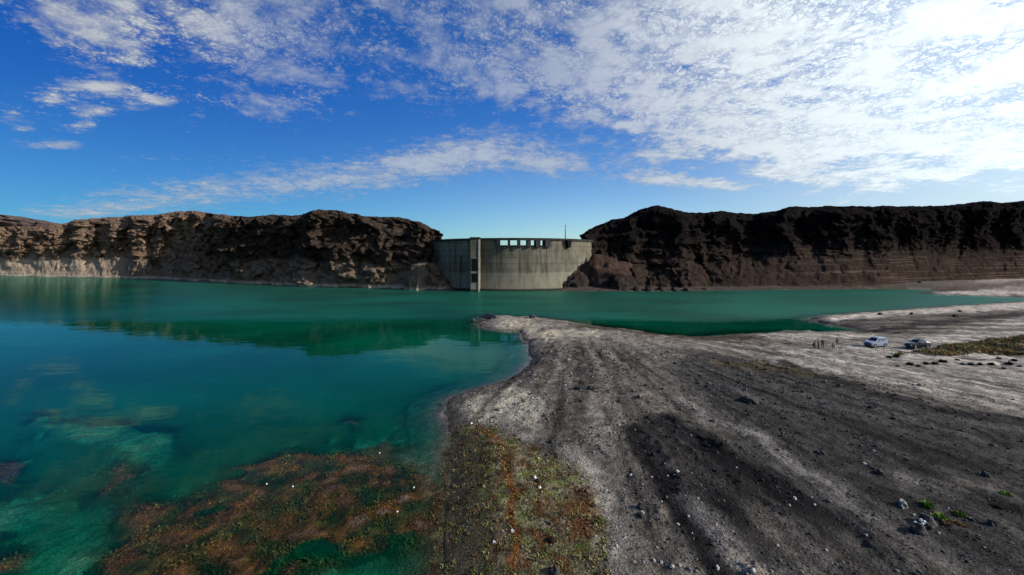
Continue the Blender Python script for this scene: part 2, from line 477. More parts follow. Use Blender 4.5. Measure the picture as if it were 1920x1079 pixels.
def soil_color(X, Y, H):
    n1 = fbm(X * .25, Y * .25, 20.0, 4); n2 = fbm(X * .9, Y * .9, 21.0, 4); n3 = fbm(X * .07, Y * .07, 22.0, 3)
    wob = np.clip(Y / 35, .5, 3.5)
    Xj, Yj = X + wob * (.8 * n1 + .25 * n2), Y + wob * (.8 * fbm(X * .25, Y * .25, 25.0, 4) + .25 * fbm(X * .9, Y * .9, 26.0, 3))
    C = np.empty(X.shape + (3,)); C[:] = (.102, .094, .084)
    def lay(mask, col, k=1.0):
        nonlocal C
        mm = np.clip(mask * k, 0, 1)[..., None]
        C = C * (1 - mm) + mm * np.array(col)
    # pale silt along the spit and the bars
    lay(soft(Xj, Yj, [(890, 590), (1010, 592), (1110, 608), (1180, 618), (1300, 632), (1560, 620), (1660, 640), (1640, 665), (1440, 672), (1250, 660), (1100, 645), (1000, 640), (960, 630), (890, 612)], 3), (.17, .155, .14), .8)
    lay(soft(Xj, Yj, [(950, 596), (990, 604), (1040, 620), (1120, 626), (1120, 634), (1020, 636), (975, 622), (930, 612)], 2.5), (.33, .30, .24), .9)
    lay(soft(Xj, Yj, [(1440, 684), (1470, 662), (1560, 652), (1700, 640), (1920, 598), (2300, 580), (2300, 850), (1920, 788), (1760, 752), (1600, 712), (1520, 698)], 2.2), (.23, .215, .20), .95)
    lay(soft(Xj, Yj, [(1380, 632), (1470, 622), (1640, 630), (1640, 638), (1500, 645)], 2), (.30, .28, .25), .8)
    lay(soft(Xj, Yj, [(1540, 606), (1560, 594), (1640, 586), (1760, 577), (1920, 568), (2300, 560), (2300, 575), (1920, 582), (1760, 590), (1640, 597)], 2.5), (.42, .38, .34), .9)
    lay(soft(Xj, Yj, [(1500, 604), (1650, 600), (1800, 592), (1920, 584), (1920, 602), (1760, 612), (1650, 622)], 2.5), (.095, .085, .078), .9)
    lay(stroke(Xj, Yj, [(1560, 612), (1660, 618), (1760, 609), (1860, 598), (1980, 588)], 2.6), (.016, .015, .015), .92)
    lay(soft(Xj, Yj, [(1715, 550), (1800, 547), (1920, 538), (2300, 532), (2300, 548), (1920, 552), (1800, 555)], 3), (.40, .36, .33), .85)
    lay(soft(Xj, Yj, [(1640, 543), (1920, 524), (2300, 520), (2300, 536), (1920, 537), (1780, 545)], 3), (.16, .13, .115), .8)
    lay(stroke(Xj, Yj, [(1840, 533), (1880, 528), (1940, 526), (2050, 522)], 6), (.36, .33, .31), .7)
    # beach by the small point
    lay(soft(Xj, Yj, [(846, 748), (900, 735), (960, 722), (1010, 735), (1020, 770), (1000, 800), (940, 790), (890, 778)], 1.1), (.25, .237, .20), .9)
    lay(stroke(Xj, Yj, [(960, 800), (1040, 830), (1095, 870), (1130, 930), (1150, 1000), (1160, 1090)], .9), (.185, .173, .157), .75)
    lay(stroke(Xj, Yj, [(1010, 850), (1060, 880), (1110, 930)], .7), (.26, .24, .21), .5)
    # broad dark gravel, with shade over the lower right painted into its colour
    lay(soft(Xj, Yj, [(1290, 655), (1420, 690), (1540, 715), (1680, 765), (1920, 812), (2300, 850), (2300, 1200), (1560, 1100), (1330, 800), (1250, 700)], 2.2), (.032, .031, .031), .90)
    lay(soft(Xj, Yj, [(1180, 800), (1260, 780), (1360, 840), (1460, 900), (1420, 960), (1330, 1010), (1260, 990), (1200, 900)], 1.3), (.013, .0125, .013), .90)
    for tr, w_ in ((TRACKS[0], 1.1), (TRACKS[1], 1.25)):
        lay(stroke(Xj, Yj, tr, w_), (.008, .0078, .009), .95)
    lay(stroke(Xj, Yj, [(1300, 900), (1400, 1000), (1470, 1090)], .8), (.010, .010, .011), .8)
    lay(stroke(Xj, Yj, [(1480, 690), (1640, 748), (1760, 783), (1940, 812)], 1.7), (.010, .0098, .011), .9)
    lay(stroke(Xj, Yj, [(1360, 690), (1440, 694), (1500, 706)], 2.0), (.055, .045, .024), .75)
    lay(stroke(Xj, Yj, [(1270, 755), (1350, 800), (1420, 838), (1500, 890), (1580, 945), (1650, 1000)], .75), (.13, .125, .12), .7)
    lay(stroke(Xj, Yj, [(1290, 960), (1400, 1040), (1480, 1100)], 1.0), (.095, .092, .09), .55)
    lay(soft(Xj, Yj, [(1480, 1000), (1640, 1010), (1800, 1079), (1800, 1120), (1440, 1120)], 1.3), (.085, .08, .075), .7)
    lay(soft(Xj, Yj, [(1680, 905), (1820, 900), (1920, 915), (1920, 945), (1760, 940), (1690, 930)], .9), (.12, .112, .105), .6)
    lay(stroke(Xj, Yj, TRACKS[2], .9), (.028, .026, .025), .8); lay(stroke(Xj, Yj, TRACKS[3], .6), (.045, .042, .04), .6)
    lay(stroke(Xj, Yj, [(1300, 740), (1420, 742), (1560, 770)], 1.6), (.030, .029, .032), .6)
    lay(stroke(Xj, Yj, [(1370, 645), (1420, 650)], 1.2), (.03, .026, .022), .8)
    lay(stroke(Xj, Yj, [(1095, 612), (1200, 623), (1300, 633), (1400, 634)], 3.6), (.045, .034, .021), .9)
    lay(sstep(-.1, .5, n2) * sstep(20, 60, Y), (.06, .057, .055), .28)
    lay(sstep(.15, .6, n1), (.05, .048, .046), .35)
    # wheel and scraper marks fan out from the neck of the spit
    qx, qy = W(1075, 596, 1)
    an, rr = np.arctan2(X - qx, qy - Y), np.hypot(X - qx, Y - qy)
    st = perlin(an * 30 + .3 * n1, rr * .035, 61.0) + .6 * perlin(an * 75 + .4 * n1, rr * .06, 63.0)
    C = C * np.clip(1 + .95 * st * sstep(12, 55, rr) * (Y < 110), .35, 1.9)[..., None]
    C = C * (1 - .18 * soft(X, Y, [(1480, 790), (1920, 815), (2300, 850), (2300, 1200), (1560, 1150)], 3))[..., None]  # lower right dimmed further in the colour, as painted shade
    # weedy shore at the bottom
    wd = soft(Xj, Yj, [(835, 800), (900, 790), (985, 835), (1050, 870), (1100, 900), (1135, 980), (1140, 1150), (760, 1150), (800, 900)], .8)
    mixn = fbm(X * .8, Y * .8, 31.0, 4)
    lay(wd, (.085, .078, .040), .8)
    lay(wd * sstep(-.05, .35, mixn), (.062, .028, .011), .85)
    lay(wd * sstep(.1, .5, -mixn), (.10, .115, .03), .8)
    lay(wd * sstep(.05, .5, n2), (.24, .21, .15), .45)
    lay(soft(Xj, Yj, [(800, 800), (880, 800), (930, 850), (925, 1150), (760, 1150)], .7), (.020, .022, .013), .72)
    lay(stroke(Xj, Yj, [(905, 790), (940, 830), (958, 880), (962, 960), (955, 1020), (950, 1100)], .33), (.12, .045, .012), .85)
    lay(soft(X, Y, [(1060, 935), (1110, 930), (1125, 985), (1090, 1010), (1060, 985)], .5), (.085, .035, .014), .75)
    # wet rim and the lake bed
    wet = np.exp(-(np.clip(H, 0, 9) / .36) ** 2)
    lay(wet * (H > -.02), (.035, .030, .022), .92)
    lay((sdf(X, Y, FARL) > 0) * (X > 20) * (Y > 178) * sstep(2.6, .8, H + .4 * n1), (.045, .034, .028), .9)
    under = sstep(.0, -.08, H)
    lay(under, (.065, .062, .042), 1)
    lay(under * sstep(-.4, -.8, H), (.15, .15, .11), 1)
    for poly in SAND_BED:
        lay(sstep(-1.5, 2.0, sdf(Xj, Yj, poly)) * (Y < 75) * under, (.17, .19, .115), .95)
    for poly in WEED_BED:
        m = sstep(-1.2, .9, sdf(Xj, Yj, poly)) * (Y < 75) * under
        lay(m, (.052, .024, .006), .93); lay(m * sstep(0, .5, n2), (.092, .042, .010), .75); lay(m * sstep(-.1, .45, mixn), (.014, .009, .004), .8)
    lay(under * soft(Xj, Yj, [(760, 1150), (780, 960), (835, 830), (880, 800), (900, 1150)], 1.0), (.032, .025, .011), .85)
    return C * np.array((.96, .92, .86)), np.clip(wet, 0, 1)

def build_ground():
    az = np.concatenate([np.linspace(-180, -64, 50)[:-1], np.linspace(-64, 64, 860), np.linspace(64, 180, 50)[1:]])
    az = np.radians(az)
    r = np.concatenate([[.5, 4, 9, 13, 16], np.geomspace(18, 270, 760), np.geomspace(280, 6000, 50)])
    A, R = np.meshgrid(az, r, indexing='ij')
    X, Y = R * np.sin(A), R * np.cos(A)
    H = np.empty(X.shape); C = np.empty(X.shape + (3,)); Wt = np.empty(X.shape)
    for i in range(0, len(az), 120):
        s = slice(i, i + 120)
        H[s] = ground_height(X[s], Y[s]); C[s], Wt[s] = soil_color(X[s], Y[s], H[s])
    Q = grid_quads(len(az), len(r))
    me = mesh_np('ground', np.stack([X, Y, H], -1).reshape(-1, 3), Q)
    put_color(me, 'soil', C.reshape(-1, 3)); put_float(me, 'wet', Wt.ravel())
    link('ground', me, M_GROUND, kind='structure', label='grey gravel and dried mud shore of the reservoir')
    keep = (R[:, :] < 900).ravel() & (H < .25).ravel()
    Qk = Q[keep[Q].any(1) & (R.ravel()[Q] < 900).all(1)]
    used = np.unique(Qk); remap = np.full(X.size, -1); remap[used] = np.arange(len(used))
    V = np.stack([X.ravel()[used], Y.ravel()[used], np.zeros(len(used))], -1)
    mw = mesh_np('water', V, remap[Qk])
    put_float(mw, 'depth', np.clip(-H.ravel()[used], 0, 20))
    link('water', mw, M_WATER, kind='structure', label='emerald green reservoir water')
build_ground()

# ------------------------------------------------------------------ hills
def build_hill(name, cols, mat, label, seed, saw=0, amp=5.0, ncol=900, zmin=-3.0, sa=.35, gul=1.0):
    """cols: rows of (base x, base y, crest x, crest y, crest z, apron share)"""
    cols = np.array(cols, float)
    seg = np.hypot(np.diff(cols[:, 0] + cols[:, 2]), np.diff(cols[:, 1] + cols[:, 3])) + 1e-3
    T = np.concatenate([[0], np.cumsum(seg)])
    t = np.linspace(0, T[-1], ncol)
    c = np.stack([np.interp(t, T, cols[:, k]) for k in range(6)], 1)
    L = t / 2.0
    pv = np.concatenate([np.linspace(0, .35, 40)[:-1], np.linspace(.35, .56, 75)[:-1], np.linspace(.56, 1, 55)[:-1], np.linspace(1, 4, 25)])
    s = pv[None, :] * np.ones((ncol, 1))
    a = c[:, 5:6]
    sb = sa + (.21 if sa < .4 else .17)
    h = np.where(s < sa, a * (s / sa) ** 1.15, np.where(s < sb, a + (.86 - a) * ((s - sa) / (sb - sa)), np.where(s < 1, .86 + .14 * np.sin((s - sb) / (1 - sb) * math.pi / 2), 1 - .05 * (s - 1))))
    X = c[:, 0:1] + (c[:, 2:3] - c[:, 0:1]) * s
    Y = c[:, 1:2] + (c[:, 3:4] - c[:, 1:2]) * s
    Z = zmin + (c[:, 4:5] - zmin) * h
    LL = L[:, None] * np.ones_like(s)
    out = np.stack([c[:, 0] - c[:, 2], c[:, 1] - c[:, 3]], 1); out /= np.linalg.norm(out, axis=1)[:, None]
    env = sstep(0, .3, s) * (1 - .75 * sstep(.6, 1.0, s)) * (1 - sstep(1, 1.3, s) * .5) + .15
    # gullies that run down the face, ledges, and rubble
    d = gul * amp * 1.25 * (ridged(LL * .020 + .4 * perlin(LL * .03, Z * .05, seed + 1.0), Z * .016, seed + s * .3, 4, .55) - .55)
    d += gul * amp * .5 * ridged(LL * .07, Z * .05, seed + 4.0, 4, .55) - amp * .25
    d += amp * .60 * fbm(X * .05, Y * .05, Z * .05 + seed, 5, .62) + amp * .34 * ridged(LL * .19, Z * .10, seed + 61.0, 4, .6)
    blk = perlin(LL * .06 + .5 * perlin(LL * .15, Z * .15, seed), Z * .045, seed + 51.0) + .5 * perlin(LL * .14, Z * .11, seed + 53.0)
    d += amp * .85 * np.round(blk * 3.6) / 3.6
    d += amp * .28 * (sstep(-.15, .15, perlin(LL * .035, Z * .20, seed + 9.0)) - .5) * 2
    pxs = HX + F * X[:, :1] / Y[:, :1]
    sw = (1 - sstep(370, 425, pxs)) * saw if saw > 0 else saw * np.ones_like(pxs)
    if saw:
        ph = (LL + 12 * perlin(LL * .02, Z * .04, seed + 7.0)) / 34.0
        f = ph - np.floor(ph)
        wv = np.where(f < .72, f / .72, (1 - f) / .28)
        d += -sw * (wv - .5) * 15.0 * (.6 + .8 * (perlin(np.floor(ph) * 3.7, 0.5, seed) + .5))
    calm = (1 - sstep(200, 290, pxs)) if saw > 0 else sstep(1250, 1450, pxs)
    toe = 1 - calm * .7 * (1 - sstep(sa * .75, sa * 1.15, s))
    d *= env * toe
    tg = env * toe * amp * (.75 * fbm(LL * .05, Z * .07, seed + 31.0, 4, .6) + .3 * fbm(LL * .25, Z * .25, seed + 37.0, 3, .6))
    X += out[:, 0:1] * d - out[:, 1:2] * tg; Y += out[:, 1:2] * d + out[:, 0:1] * tg
    Z += (.9 * fbm(X * .08, Y * .08, seed + 2.0, 4) + .45 * fbm(X * .4, Y * .4, seed, 3)) * sstep(.1, .5, s)
    Z += 1.6 * fbm(X * .13, Y * .13, Z * .13 + seed, 3) * sstep(.02, .15, s) * (1 - sstep(.3, .6, s))
    me = mesh_np(name, np.stack([X, Y, Z], -1).reshape(-1, 3), grid_quads(ncol, len(pv))[:, ::-1])
    return link(name, me, mat, kind='structure', label=label)

def auto_cols(base, crest, D, apron):
    """base / crest outlines as seen from the lake (pixel rows), D = set-back of the crest in metres"""
    bx, by = zip(*base); cx, cy = zip(*crest); rows = []
    xs = sorted(set([x for x in cx if bx[0] <= x <= bx[-1]] + list(bx)))
    for x in xs:
        X, Y = W(x, np.interp(x, bx, by)); r = math.hypot(X, Y); dd = D(x) if callable(D) else D
        X2, Y2 = X * (1 + dd / r), Y * (1 + dd / r)
        rows.append((X, Y, X2, Y2, CAMZ + (HY - np.interp(x, cx, cy)) / F * Y2, apron(x) if callable(apron) else apron))
    return rows

def crest_at(px, py, Y):
    return ((px - HX) / F * Y, Y, CAMZ + (HY - py) / F * Y)

left_base = [(-700, 515), (-300, 516), (0, 518), (100, 519.5), (200, 521.5), (300, 525), (400, 530), (480, 533), (560, 537), (640, 539), (720, 541)]
left_crest = [(-700, 400), (-300, 415), (0, 426), (50, 426), (110, 421), (140, 414), (190, 411), (220, 407), (295, 405), (338, 398), (370, 399), (410, 404), (450, 407),
              (477, 408), (516, 404), (568, 404), (598, 395), (635, 396), (651, 401), (681, 409), (720, 407)]
L1 = auto_cols(left_base, left_crest, lambda x: float(np.interp(x, [0, 200, 380, 428], [75, 95, 125, 44])), lambda x: float(np.interp(x, [0, 90, 200, 300, 420, 560, 720], [.42, .48, .40, .30, .28, .36, .36])))
tail = []
for (bx, by), (cx, cy), cY, ap in (((770, 543), (750, 409), 250, .34), ((815, 545), (786, 419), 246, .36), ((843, 546), (800, 430), 272, .27)):
    tail.append((*W(bx, by), *crest_at(cx, cy, cY), ap))
tail += [(-31, 204, *crest_at(812, 440, 276), .27), (-40, 226, *crest_at(822, 450, 280), .35), (-52, 258, *crest_at(820, 455, 290), .45), (-60, 300, *crest_at(790, 440, 320), .4)]
k400 = [i for i, r in enumerate(L1) if r[0] <= W(405, 530)[0]][-1]
build_hill('hills_left', L1 + tail, M_ROCK_L, 'brown rocky cliff on the left shore above the waterline', 3.0, saw=1.0, amp=5.5, ncol=1100)

right_base = [(1150, 546), (1250, 546), (1350, 544.5), (1450, 543.5), (1560, 543), (1640, 542), (1720, 536), (1800, 533), (1920, 530), (2300, 525), (2700, 522)]
right_crest = [(1150, 415), (1165, 412), (1200, 396), (1225, 389), (1236, 389.5), (1260, 397), (1300, 402), (1350, 399), (1420, 402), (1450, 398), (1480, 391), (1560, 388.5),
               (1640, 389), (1720, 388), (1780, 387), (1840, 379), (1880, 382), (1920, 380), (2100, 386), (2300, 382), (2700, 375)]
R1 = auto_cols(right_base, right_crest, 85, lambda x: float(np.interp(x, [1150, 1300, 1450, 1600, 1920], [.34, .36, .42, .46, .46])))
head = [(64, 300, *crest_at(1110, 445, 330), .4), (50, 262, *crest_at(1088, 456, 290), .4), (38, 230, *crest_at(1092, 453, 268), .4), (32, 212, *crest_at(1103, 447, 262), .4),
        (*W(1052, 546), *crest_at(1120, 433, 258), .36), (*W(1090, 546), *crest_at(1138, 419, 256), .34)]
build_hill('hills_right', head + R1, M_ROCK_R, 'dark rocky hillside on the right shore', 11.0, saw=-.6, amp=3.9, ncol=1100, sa=.42, gul=.7)
far_rows = auto_cols([(-900, 500), (-200, 500), (200, 500), (260, 500)], [(-900, 380), (-250, 396), (-60, 398), (0, 402), (30, 406), (60, 411), (110, 420), (160, 432), (260, 470)], 60, .3)
build_hill('hills_far', far_rows, M_ROCK_F, 'distant reddish ridge beyond the left cliff', 21.0, amp=8, ncol=160)

# ------------------------------------------------------------------ rocks
def rock_mesh(name, seed, sx, sy, sz, sub=3, rough=.28, freq=1.6, flat=.0):
    bm = bmesh.new(); bmesh.ops.create_icosphere(bm, subdivisions=sub, radius=1)
    P0 = np.array([v.co[:] for v in bm.verts])
    d = 1 + rough * fbm(P0[:, 0] * freq + seed, P0[:, 1] * freq, P0[:, 2] * freq, 4, .55)
    q = np.round(P0 * 2.2 + .35 * fbm(P0[:, 0] * 2 + seed, P0[:, 1] * 2, P0[:, 2] * 2, 2)[:, None]) / 2.2
    P1 = (P0 * .72 + q * .28) * d[:, None]
    for v, p in zip(bm.verts, P1): v.co = (p[0] * sx, p[1] * sy, max(p[2], -.45) * sz)
    return bm_mesh(name, bm, smooth=flat < .5)

OC = [  # px centre, width m, height m, depth, distance
    (1136, 36, 20.0, 24, 211, 'large rounded pinkish rock outcrop beside the right end of the dam'),
    (1082, 20, 11.5, 13, 204, 'dark wedge of rock at the foot of the dam, right end'),
    (1168, 20, 9.0, 12, 201, 'grey rock shoulder below the rounded outcrop at the waterline')]
OC.append((799, 28, 16.5, 20, 209, 'dark rock shoulder sloping to the water at the left foot of the dam'))
for i, (px, w_, h_, d_, Y, lab) in enumerate(OC):
    me = rock_mesh('rock_outcrop', 3.1 * i + 1, w_ / 2, d_ / 2, h_ / 1.15, 5, .20, 1.15)
    o = link('rock_outcrop', me, M_ROCK_L if px < 960 else M_OUTCROP, label=lab, cat='rock'); o.location = ((px - HX) / F * Y, Y, -.4); o.rotation_euler = (0, 0, .4 * i)
BL = [(1192, 545, 4.2, 2.6), (1215, 545, 5.0, 3.0), (1238, 545, 4.5, 2.8), (1262, 545, 4.0, 2.4), (1284, 545, 3.4, 1.9), (1318, 544, 3.6, 1.6)]
BLAB = ['pale block of rock at the waterline, nearest to the dam on the right shore', 'tallest pale boulder in the row below the dark hill', 'angular pale boulder at the water below the dark hillside',
        'pale rock at the water where the boulder row thins', 'low grey boulder second last in the right shoreline row', 'lowest boulder ending the row on the right shoreline']
for i, ((px, py, w_, h_), lab) in enumerate(zip(BL, BLAB)):
    o = link('boulder', rock_mesh('boulder', 17 + 2.3 * i, w_ / 2, w_ / 2.4, h_ * .8, 3), M_OUTCROP, label=lab, cat='boulder', group='boulders along the right waterline')
    X, Y = W(px, py); o.location = (X, Y - 1.5, 0); o.rotation_euler = (0, 0, i * 1.3)

# ------------------------------------------------------------------ the dam
def concrete(name, a, b_, face_marks=True):
    m, t, b = new_mat(name)
    p = pos(t); x, y, z = xyz(t, p)
    n1 = noise(t, vec(t, x, y, z * .12), .5, 5, .6); n2 = noise(t, p, .12, 4, .55); n3 = noise(t, p, 2.5, 4, .6)
    c = mix(t, n2.step(.3, .7), a, b_)
    c = mix(t, n1.step(.44, .66) * .75, c, [q * .35 for q in a])
    lift = noise(t, vec(t, x * .01, y * .01, z), .9, 2)
    c = mix(t, lift.step(.42, .6) * .28, c, [q * .6 for q in a])
    c = mix(t, n3.step(.3, .7) * .2, c, b_)
    if face_marks:                         # lift lines every 3 m, contraction joints every 12 m
        an = x._m('ARCTAN2', y * -1.0) * (51.0 / 12.0)
        jv = (an._m('FRACT') - .5).abs().step(.0, .035, .75, 0.0)
        jh = ((z * (1 / 3.0))._m('FRACT') - .5).abs().step(.0, .06, .5, 0.0)
        c = mix(t, jv.max(jh) * n2.step(.3, .6, .4, 1.0), c, [q * .4 for q in a])
        tide = (z + (n1 - .5) * 1.2).step(8.5, 9.5, .30, 0.0)
        c = mix(t, tide, c, [q * 1.5 for q in b_])
    if face_marks: c = mix(t, (z + (n1 - .5) * .8).step(.5, 1.4, .92, 0.0), c, (.012, .016, .012))  # darker band along the foot of the wall
    t.links.new(c.s, b.inputs['Base Color']); set_in(b, Roughness=.95, Specular_IOR_Level=.04)
    bump(t, b, n3 * .3 + n1 * .4, .5, .15)
    return m
M_CONC = concrete('weathered_concrete', (.080, .073, .057), (.165, .148, .112))
M_CONC_D = concrete('dark_concrete', (.022, .024, .024), (.045, .046, .043), False)
M_CONC_L = concrete('sunlit_concrete', (.34, .32, .27), (.44, .42, .36), False)  # light of the tower's sunny side put into the concrete tone
M_BLACK = simple('dark_steel', (.006, .0065, .0075), .9, spec=.05)

dam = thing('dam', (0, 243, 0), 'curved concrete arch dam closing the gorge between both cliffs', 'dam')
DR, ZW = 51.0, 22.75
th0, th1 = math.radians(-93), math.radians(88)
def arc_strip(bm, ta, tb, r0f, r1f, z0, z1, nz=1, seg=None):
    """curved block between two bearings; r0f/r1f outer and inner radius as functions of z"""
    seg = seg or max(2, int(abs(tb - ta) / math.radians(1.6)))
    zs = [z0 + (z1 - z0) * i / nz for i in range(nz + 1)]
    def ring(t):
        o = [bm.verts.new((r0f(z) * math.sin(t), -r0f(z) * math.cos(t), z)) for z in zs]
        i = [bm.verts.new((r1f(z) * math.sin(t), -r1f(z) * math.cos(t), z)) for z in zs]
        return o, i
    R_ = [ring(ta + (tb - ta) * k / seg) for k in range(seg + 1)]
    for (o0, i0), (o1, i1) in zip(R_, R_[1:]):
        for j in range(nz):
            bm.faces.new((o0[j], o1[j], o1[j + 1], o0[j + 1])); bm.faces.new((i0[j], i0[j + 1], i1[j + 1], i1[j]))
        bm.faces.new((o0[-1], o1[-1], i1[-1], i0[-1])); bm.faces.new((o0[0], i0[0], i1[0], o1[0]))
    for (o, i), flip in ((R_[0], False), (R_[-1], True)):
        for j in range(nz):
            f = (o[j], o[j + 1], i[j + 1], i[j]); bm.faces.new(f[::-1] if flip else f)
def ang(px):                       # bearing on the dam's arc that stands in front of a picture column
    lo, hi = th0, th1
    for _ in range(50):
        m_ = (lo + hi) / 2
        if DR * math.sin(m_) / (243 - DR * math.cos(m_)) < (px - HX) / F: lo = m_
        else: hi = m_
    return (lo + hi) / 2
ro = lambda z: DR + .045 * max(0, 8 - z) * 3
bm = bmesh.new()
SP0, SP1 = ang(934), ang(1024)
arc_strip(bm, th0, th1, lambda z: DR + 1.6 * max(0, (12 - z) / 12) ** 2, lambda z: DR - 3.2 - .35 * (ZW - z), -6, ZW, 14)
arc_strip(bm, th0, SP0, lambda z: DR, lambda z: DR - 3.0, ZW + .002, 25.35, 2)
arc_strip(bm, SP1, th1, lambda z: DR, lambda z: DR - 3.0, ZW + .002, 25.35, 2)
link('wall', bm_mesh('dam_wall', bm), M_CONC, dam)
bm = bmesh.new(); arc_strip(bm, th0, th1, lambda z: DR + .55, lambda z: DR - 3.6, 25.352, 25.75)
link('crest_road', bm_mesh('crest_road', bm), M_CONC_D, dam)
bm = bmesh.new(); arc_strip(bm, th0, th1, lambda z: DR + .5, lambda z: DR + .3, 25.752, 26.45)
link('parapet', bm_mesh('parapet', bm), M_CONC_D, dam)
for a, b_ in ((932, 936.5), (952, 956.5), (970, 975.5), (988, 994.5), (1004, 1012), (1021, 1030)):
    bm = bmesh.new(); arc_strip(bm, ang(a), ang(b_), lambda z: DR + 1.1, lambda z: DR - 2.9, ZW - 1.0, 25.35, 1, 2)
    link('spillway_pier', bm_mesh('spillway_pier', bm), M_CONC_D, dam)
bm = bmesh.new(); arc_strip(bm, SP0, SP1, lambda z: DR + .42, lambda z: DR - .2, ZW - .55, ZW + .05)
link('spillway_sill', bm_mesh('spillway_sill', bm), M_CONC_D, dam)
# intake tower on the water side
tx0, tx1 = (882 - HX) / F * 188, (899 - HX) / F * 188
tower = link('intake_tower', None, parent=dam); tower.location = (0, -243, 0)
bm = bmesh.new(); bm_box(bm, tx0, tx1, 187.5, 198, -5, 25.9, .12)
tme = bm_mesh('intake_tower', bm); bpy.data.objects.remove(tower)
tower = link('intake_tower', tme, M_CONC, dam); tower.location = (0, -243, 0)
bm = bmesh.new(); bm_box(bm, tx0 - .3, tx1 + .25, 187.1, 194, 25.902, 26.6, .05)
link('tower_cap', bm_mesh('tower_cap', bm), M_CONC_D, tower)
for k in range(2):
    bm = bmesh.new(); bm_box(bm, tx1 - .55, tx1 + .03, 187.2, 187.6, -4 + 15.3 * k, 11 + 14.3 * k, .04)
    link('lit_edge_strip', bm_mesh('lit_edge_strip', bm), M_CONC_L, tower)  # pale strip that paints in the sunlit side of the tower
for za, zb in ((4.6, 8.9), (10.2, 16.0)):
    g_ = bmesh.new(); bm_box(g_, tx0 + .7, tx1 - .9, 187.3, 187.7, za, zb, .03)
    gate = link('gate_opening', bm_mesh('gate_opening', g_), M_BLACK, tower)
    g_ = bmesh.new(); bm_box(g_, tx0 + .55, tx1 - .8, 187.05, 187.45, zb + .002, zb + .3, .03)
    link('lintel', bm_mesh('lintel', g_), M_CONC, gate)
# vertical buttress strips on the shaded half
for px in (852, 864):
    bm = bmesh.new(); arc_strip(bm, ang(px - 1.6), ang(px + 1.6), lambda z: DR + 1.95, lambda z: DR + .1, -4, 17.5, 1, 2)
    link('buttress', bm_mesh('buttress', bm), M_CONC, dam)
# hoist house hanging on the crest
ha = ang(1063); hx, hy = (DR + .8) * math.sin(ha), -(DR + .8) * math.cos(ha)
bm = bmesh.new(); bm_box(bm, -1.5, 1.5, -1.3, 1.2, -2.6, 1.2, .06)
bm.verts.ensure_lookup_table()
for v in bm.verts:
    if v.co.z < -2: v.co.x = v.co.x * .55 + .35; v.co.y *= .7
hh_ = link('hoist_house', bm_mesh('hoist_house', bm), M_BLACK, dam); hh_.location = (hx, hy, 24.3); hh_.rotation_euler = (0, 0, ha)
bm = bmesh.new(); bm_box(bm, -1.7, 1.7, -1.5, 1.4, 1.202, 1.42, .03)
link('roof', bm_mesh('hoist_roof', bm), M_CONC_D, hh_)
# mast
mx, my = (DR - 1.2) * math.sin(ha), 243 - (DR - 1.2) * math.cos(ha)
mast = thing('radio_mast', (mx, my, 25.76), 'thin dark mast standing on the dam crest near its right end', 'mast')
bm = bmesh.new(); bm_tube(bm, [(0, 0, 0), (0, 0, 4.5), (0, 0, 8.2)], [.24, .18, .11], 8)
link('pole', bm_mesh('pole', bm, True), M_BLACK, mast)
bm = bmesh.new(); bm_box(bm, -.42, .42, -.42, .42, .002, .35, .03); link('base_plate', bm_mesh('base_plate', bm), M_CONC_D, mast)
bm = bmesh.new(); bm_tube(bm, [(-.7, 0, 7.3), (.7, 0, 7.3)], [.06, .06], 6); bm_tube(bm, [(0, -.5, 7.0), (0, .5, 7.0)], [.05, .05], 6)
link('cross_arm', bm_mesh('cross_arm', bm), M_BLACK, mast)

# ------------------------------------------------------------------ cars
def paint(name, col, rough=.3):
    return simple(name, col, rough, 0, .06, 3, coat=.25, spec=.35)
M_WHITE = paint('silver_paint', (.20, .235, .31)); M_NAVY = paint('dark_blue_paint', (.005, .007, .018)); M_BLACKP = paint('black_paint', (.010, .010, .012))
M_GLASS = simple('dark_window_glass', (.012, .014, .018), .06, 0, .1, 2, spec=.7)
M_TYRE = simple('tyre_rubber', (.014, .014, .014), .9); M_RIM = simple('alloy_rim', (.42, .42, .44), .35, .9)
M_LAMP = simple('headlamp_glass', (.6, .62, .65), .1, 0, .05); M_TAIL = simple('tail_lamp_red', (.25, .01, .008), .2); M_TRIM = simple('black_plastic_trim', (.016, .016, .017), .6)

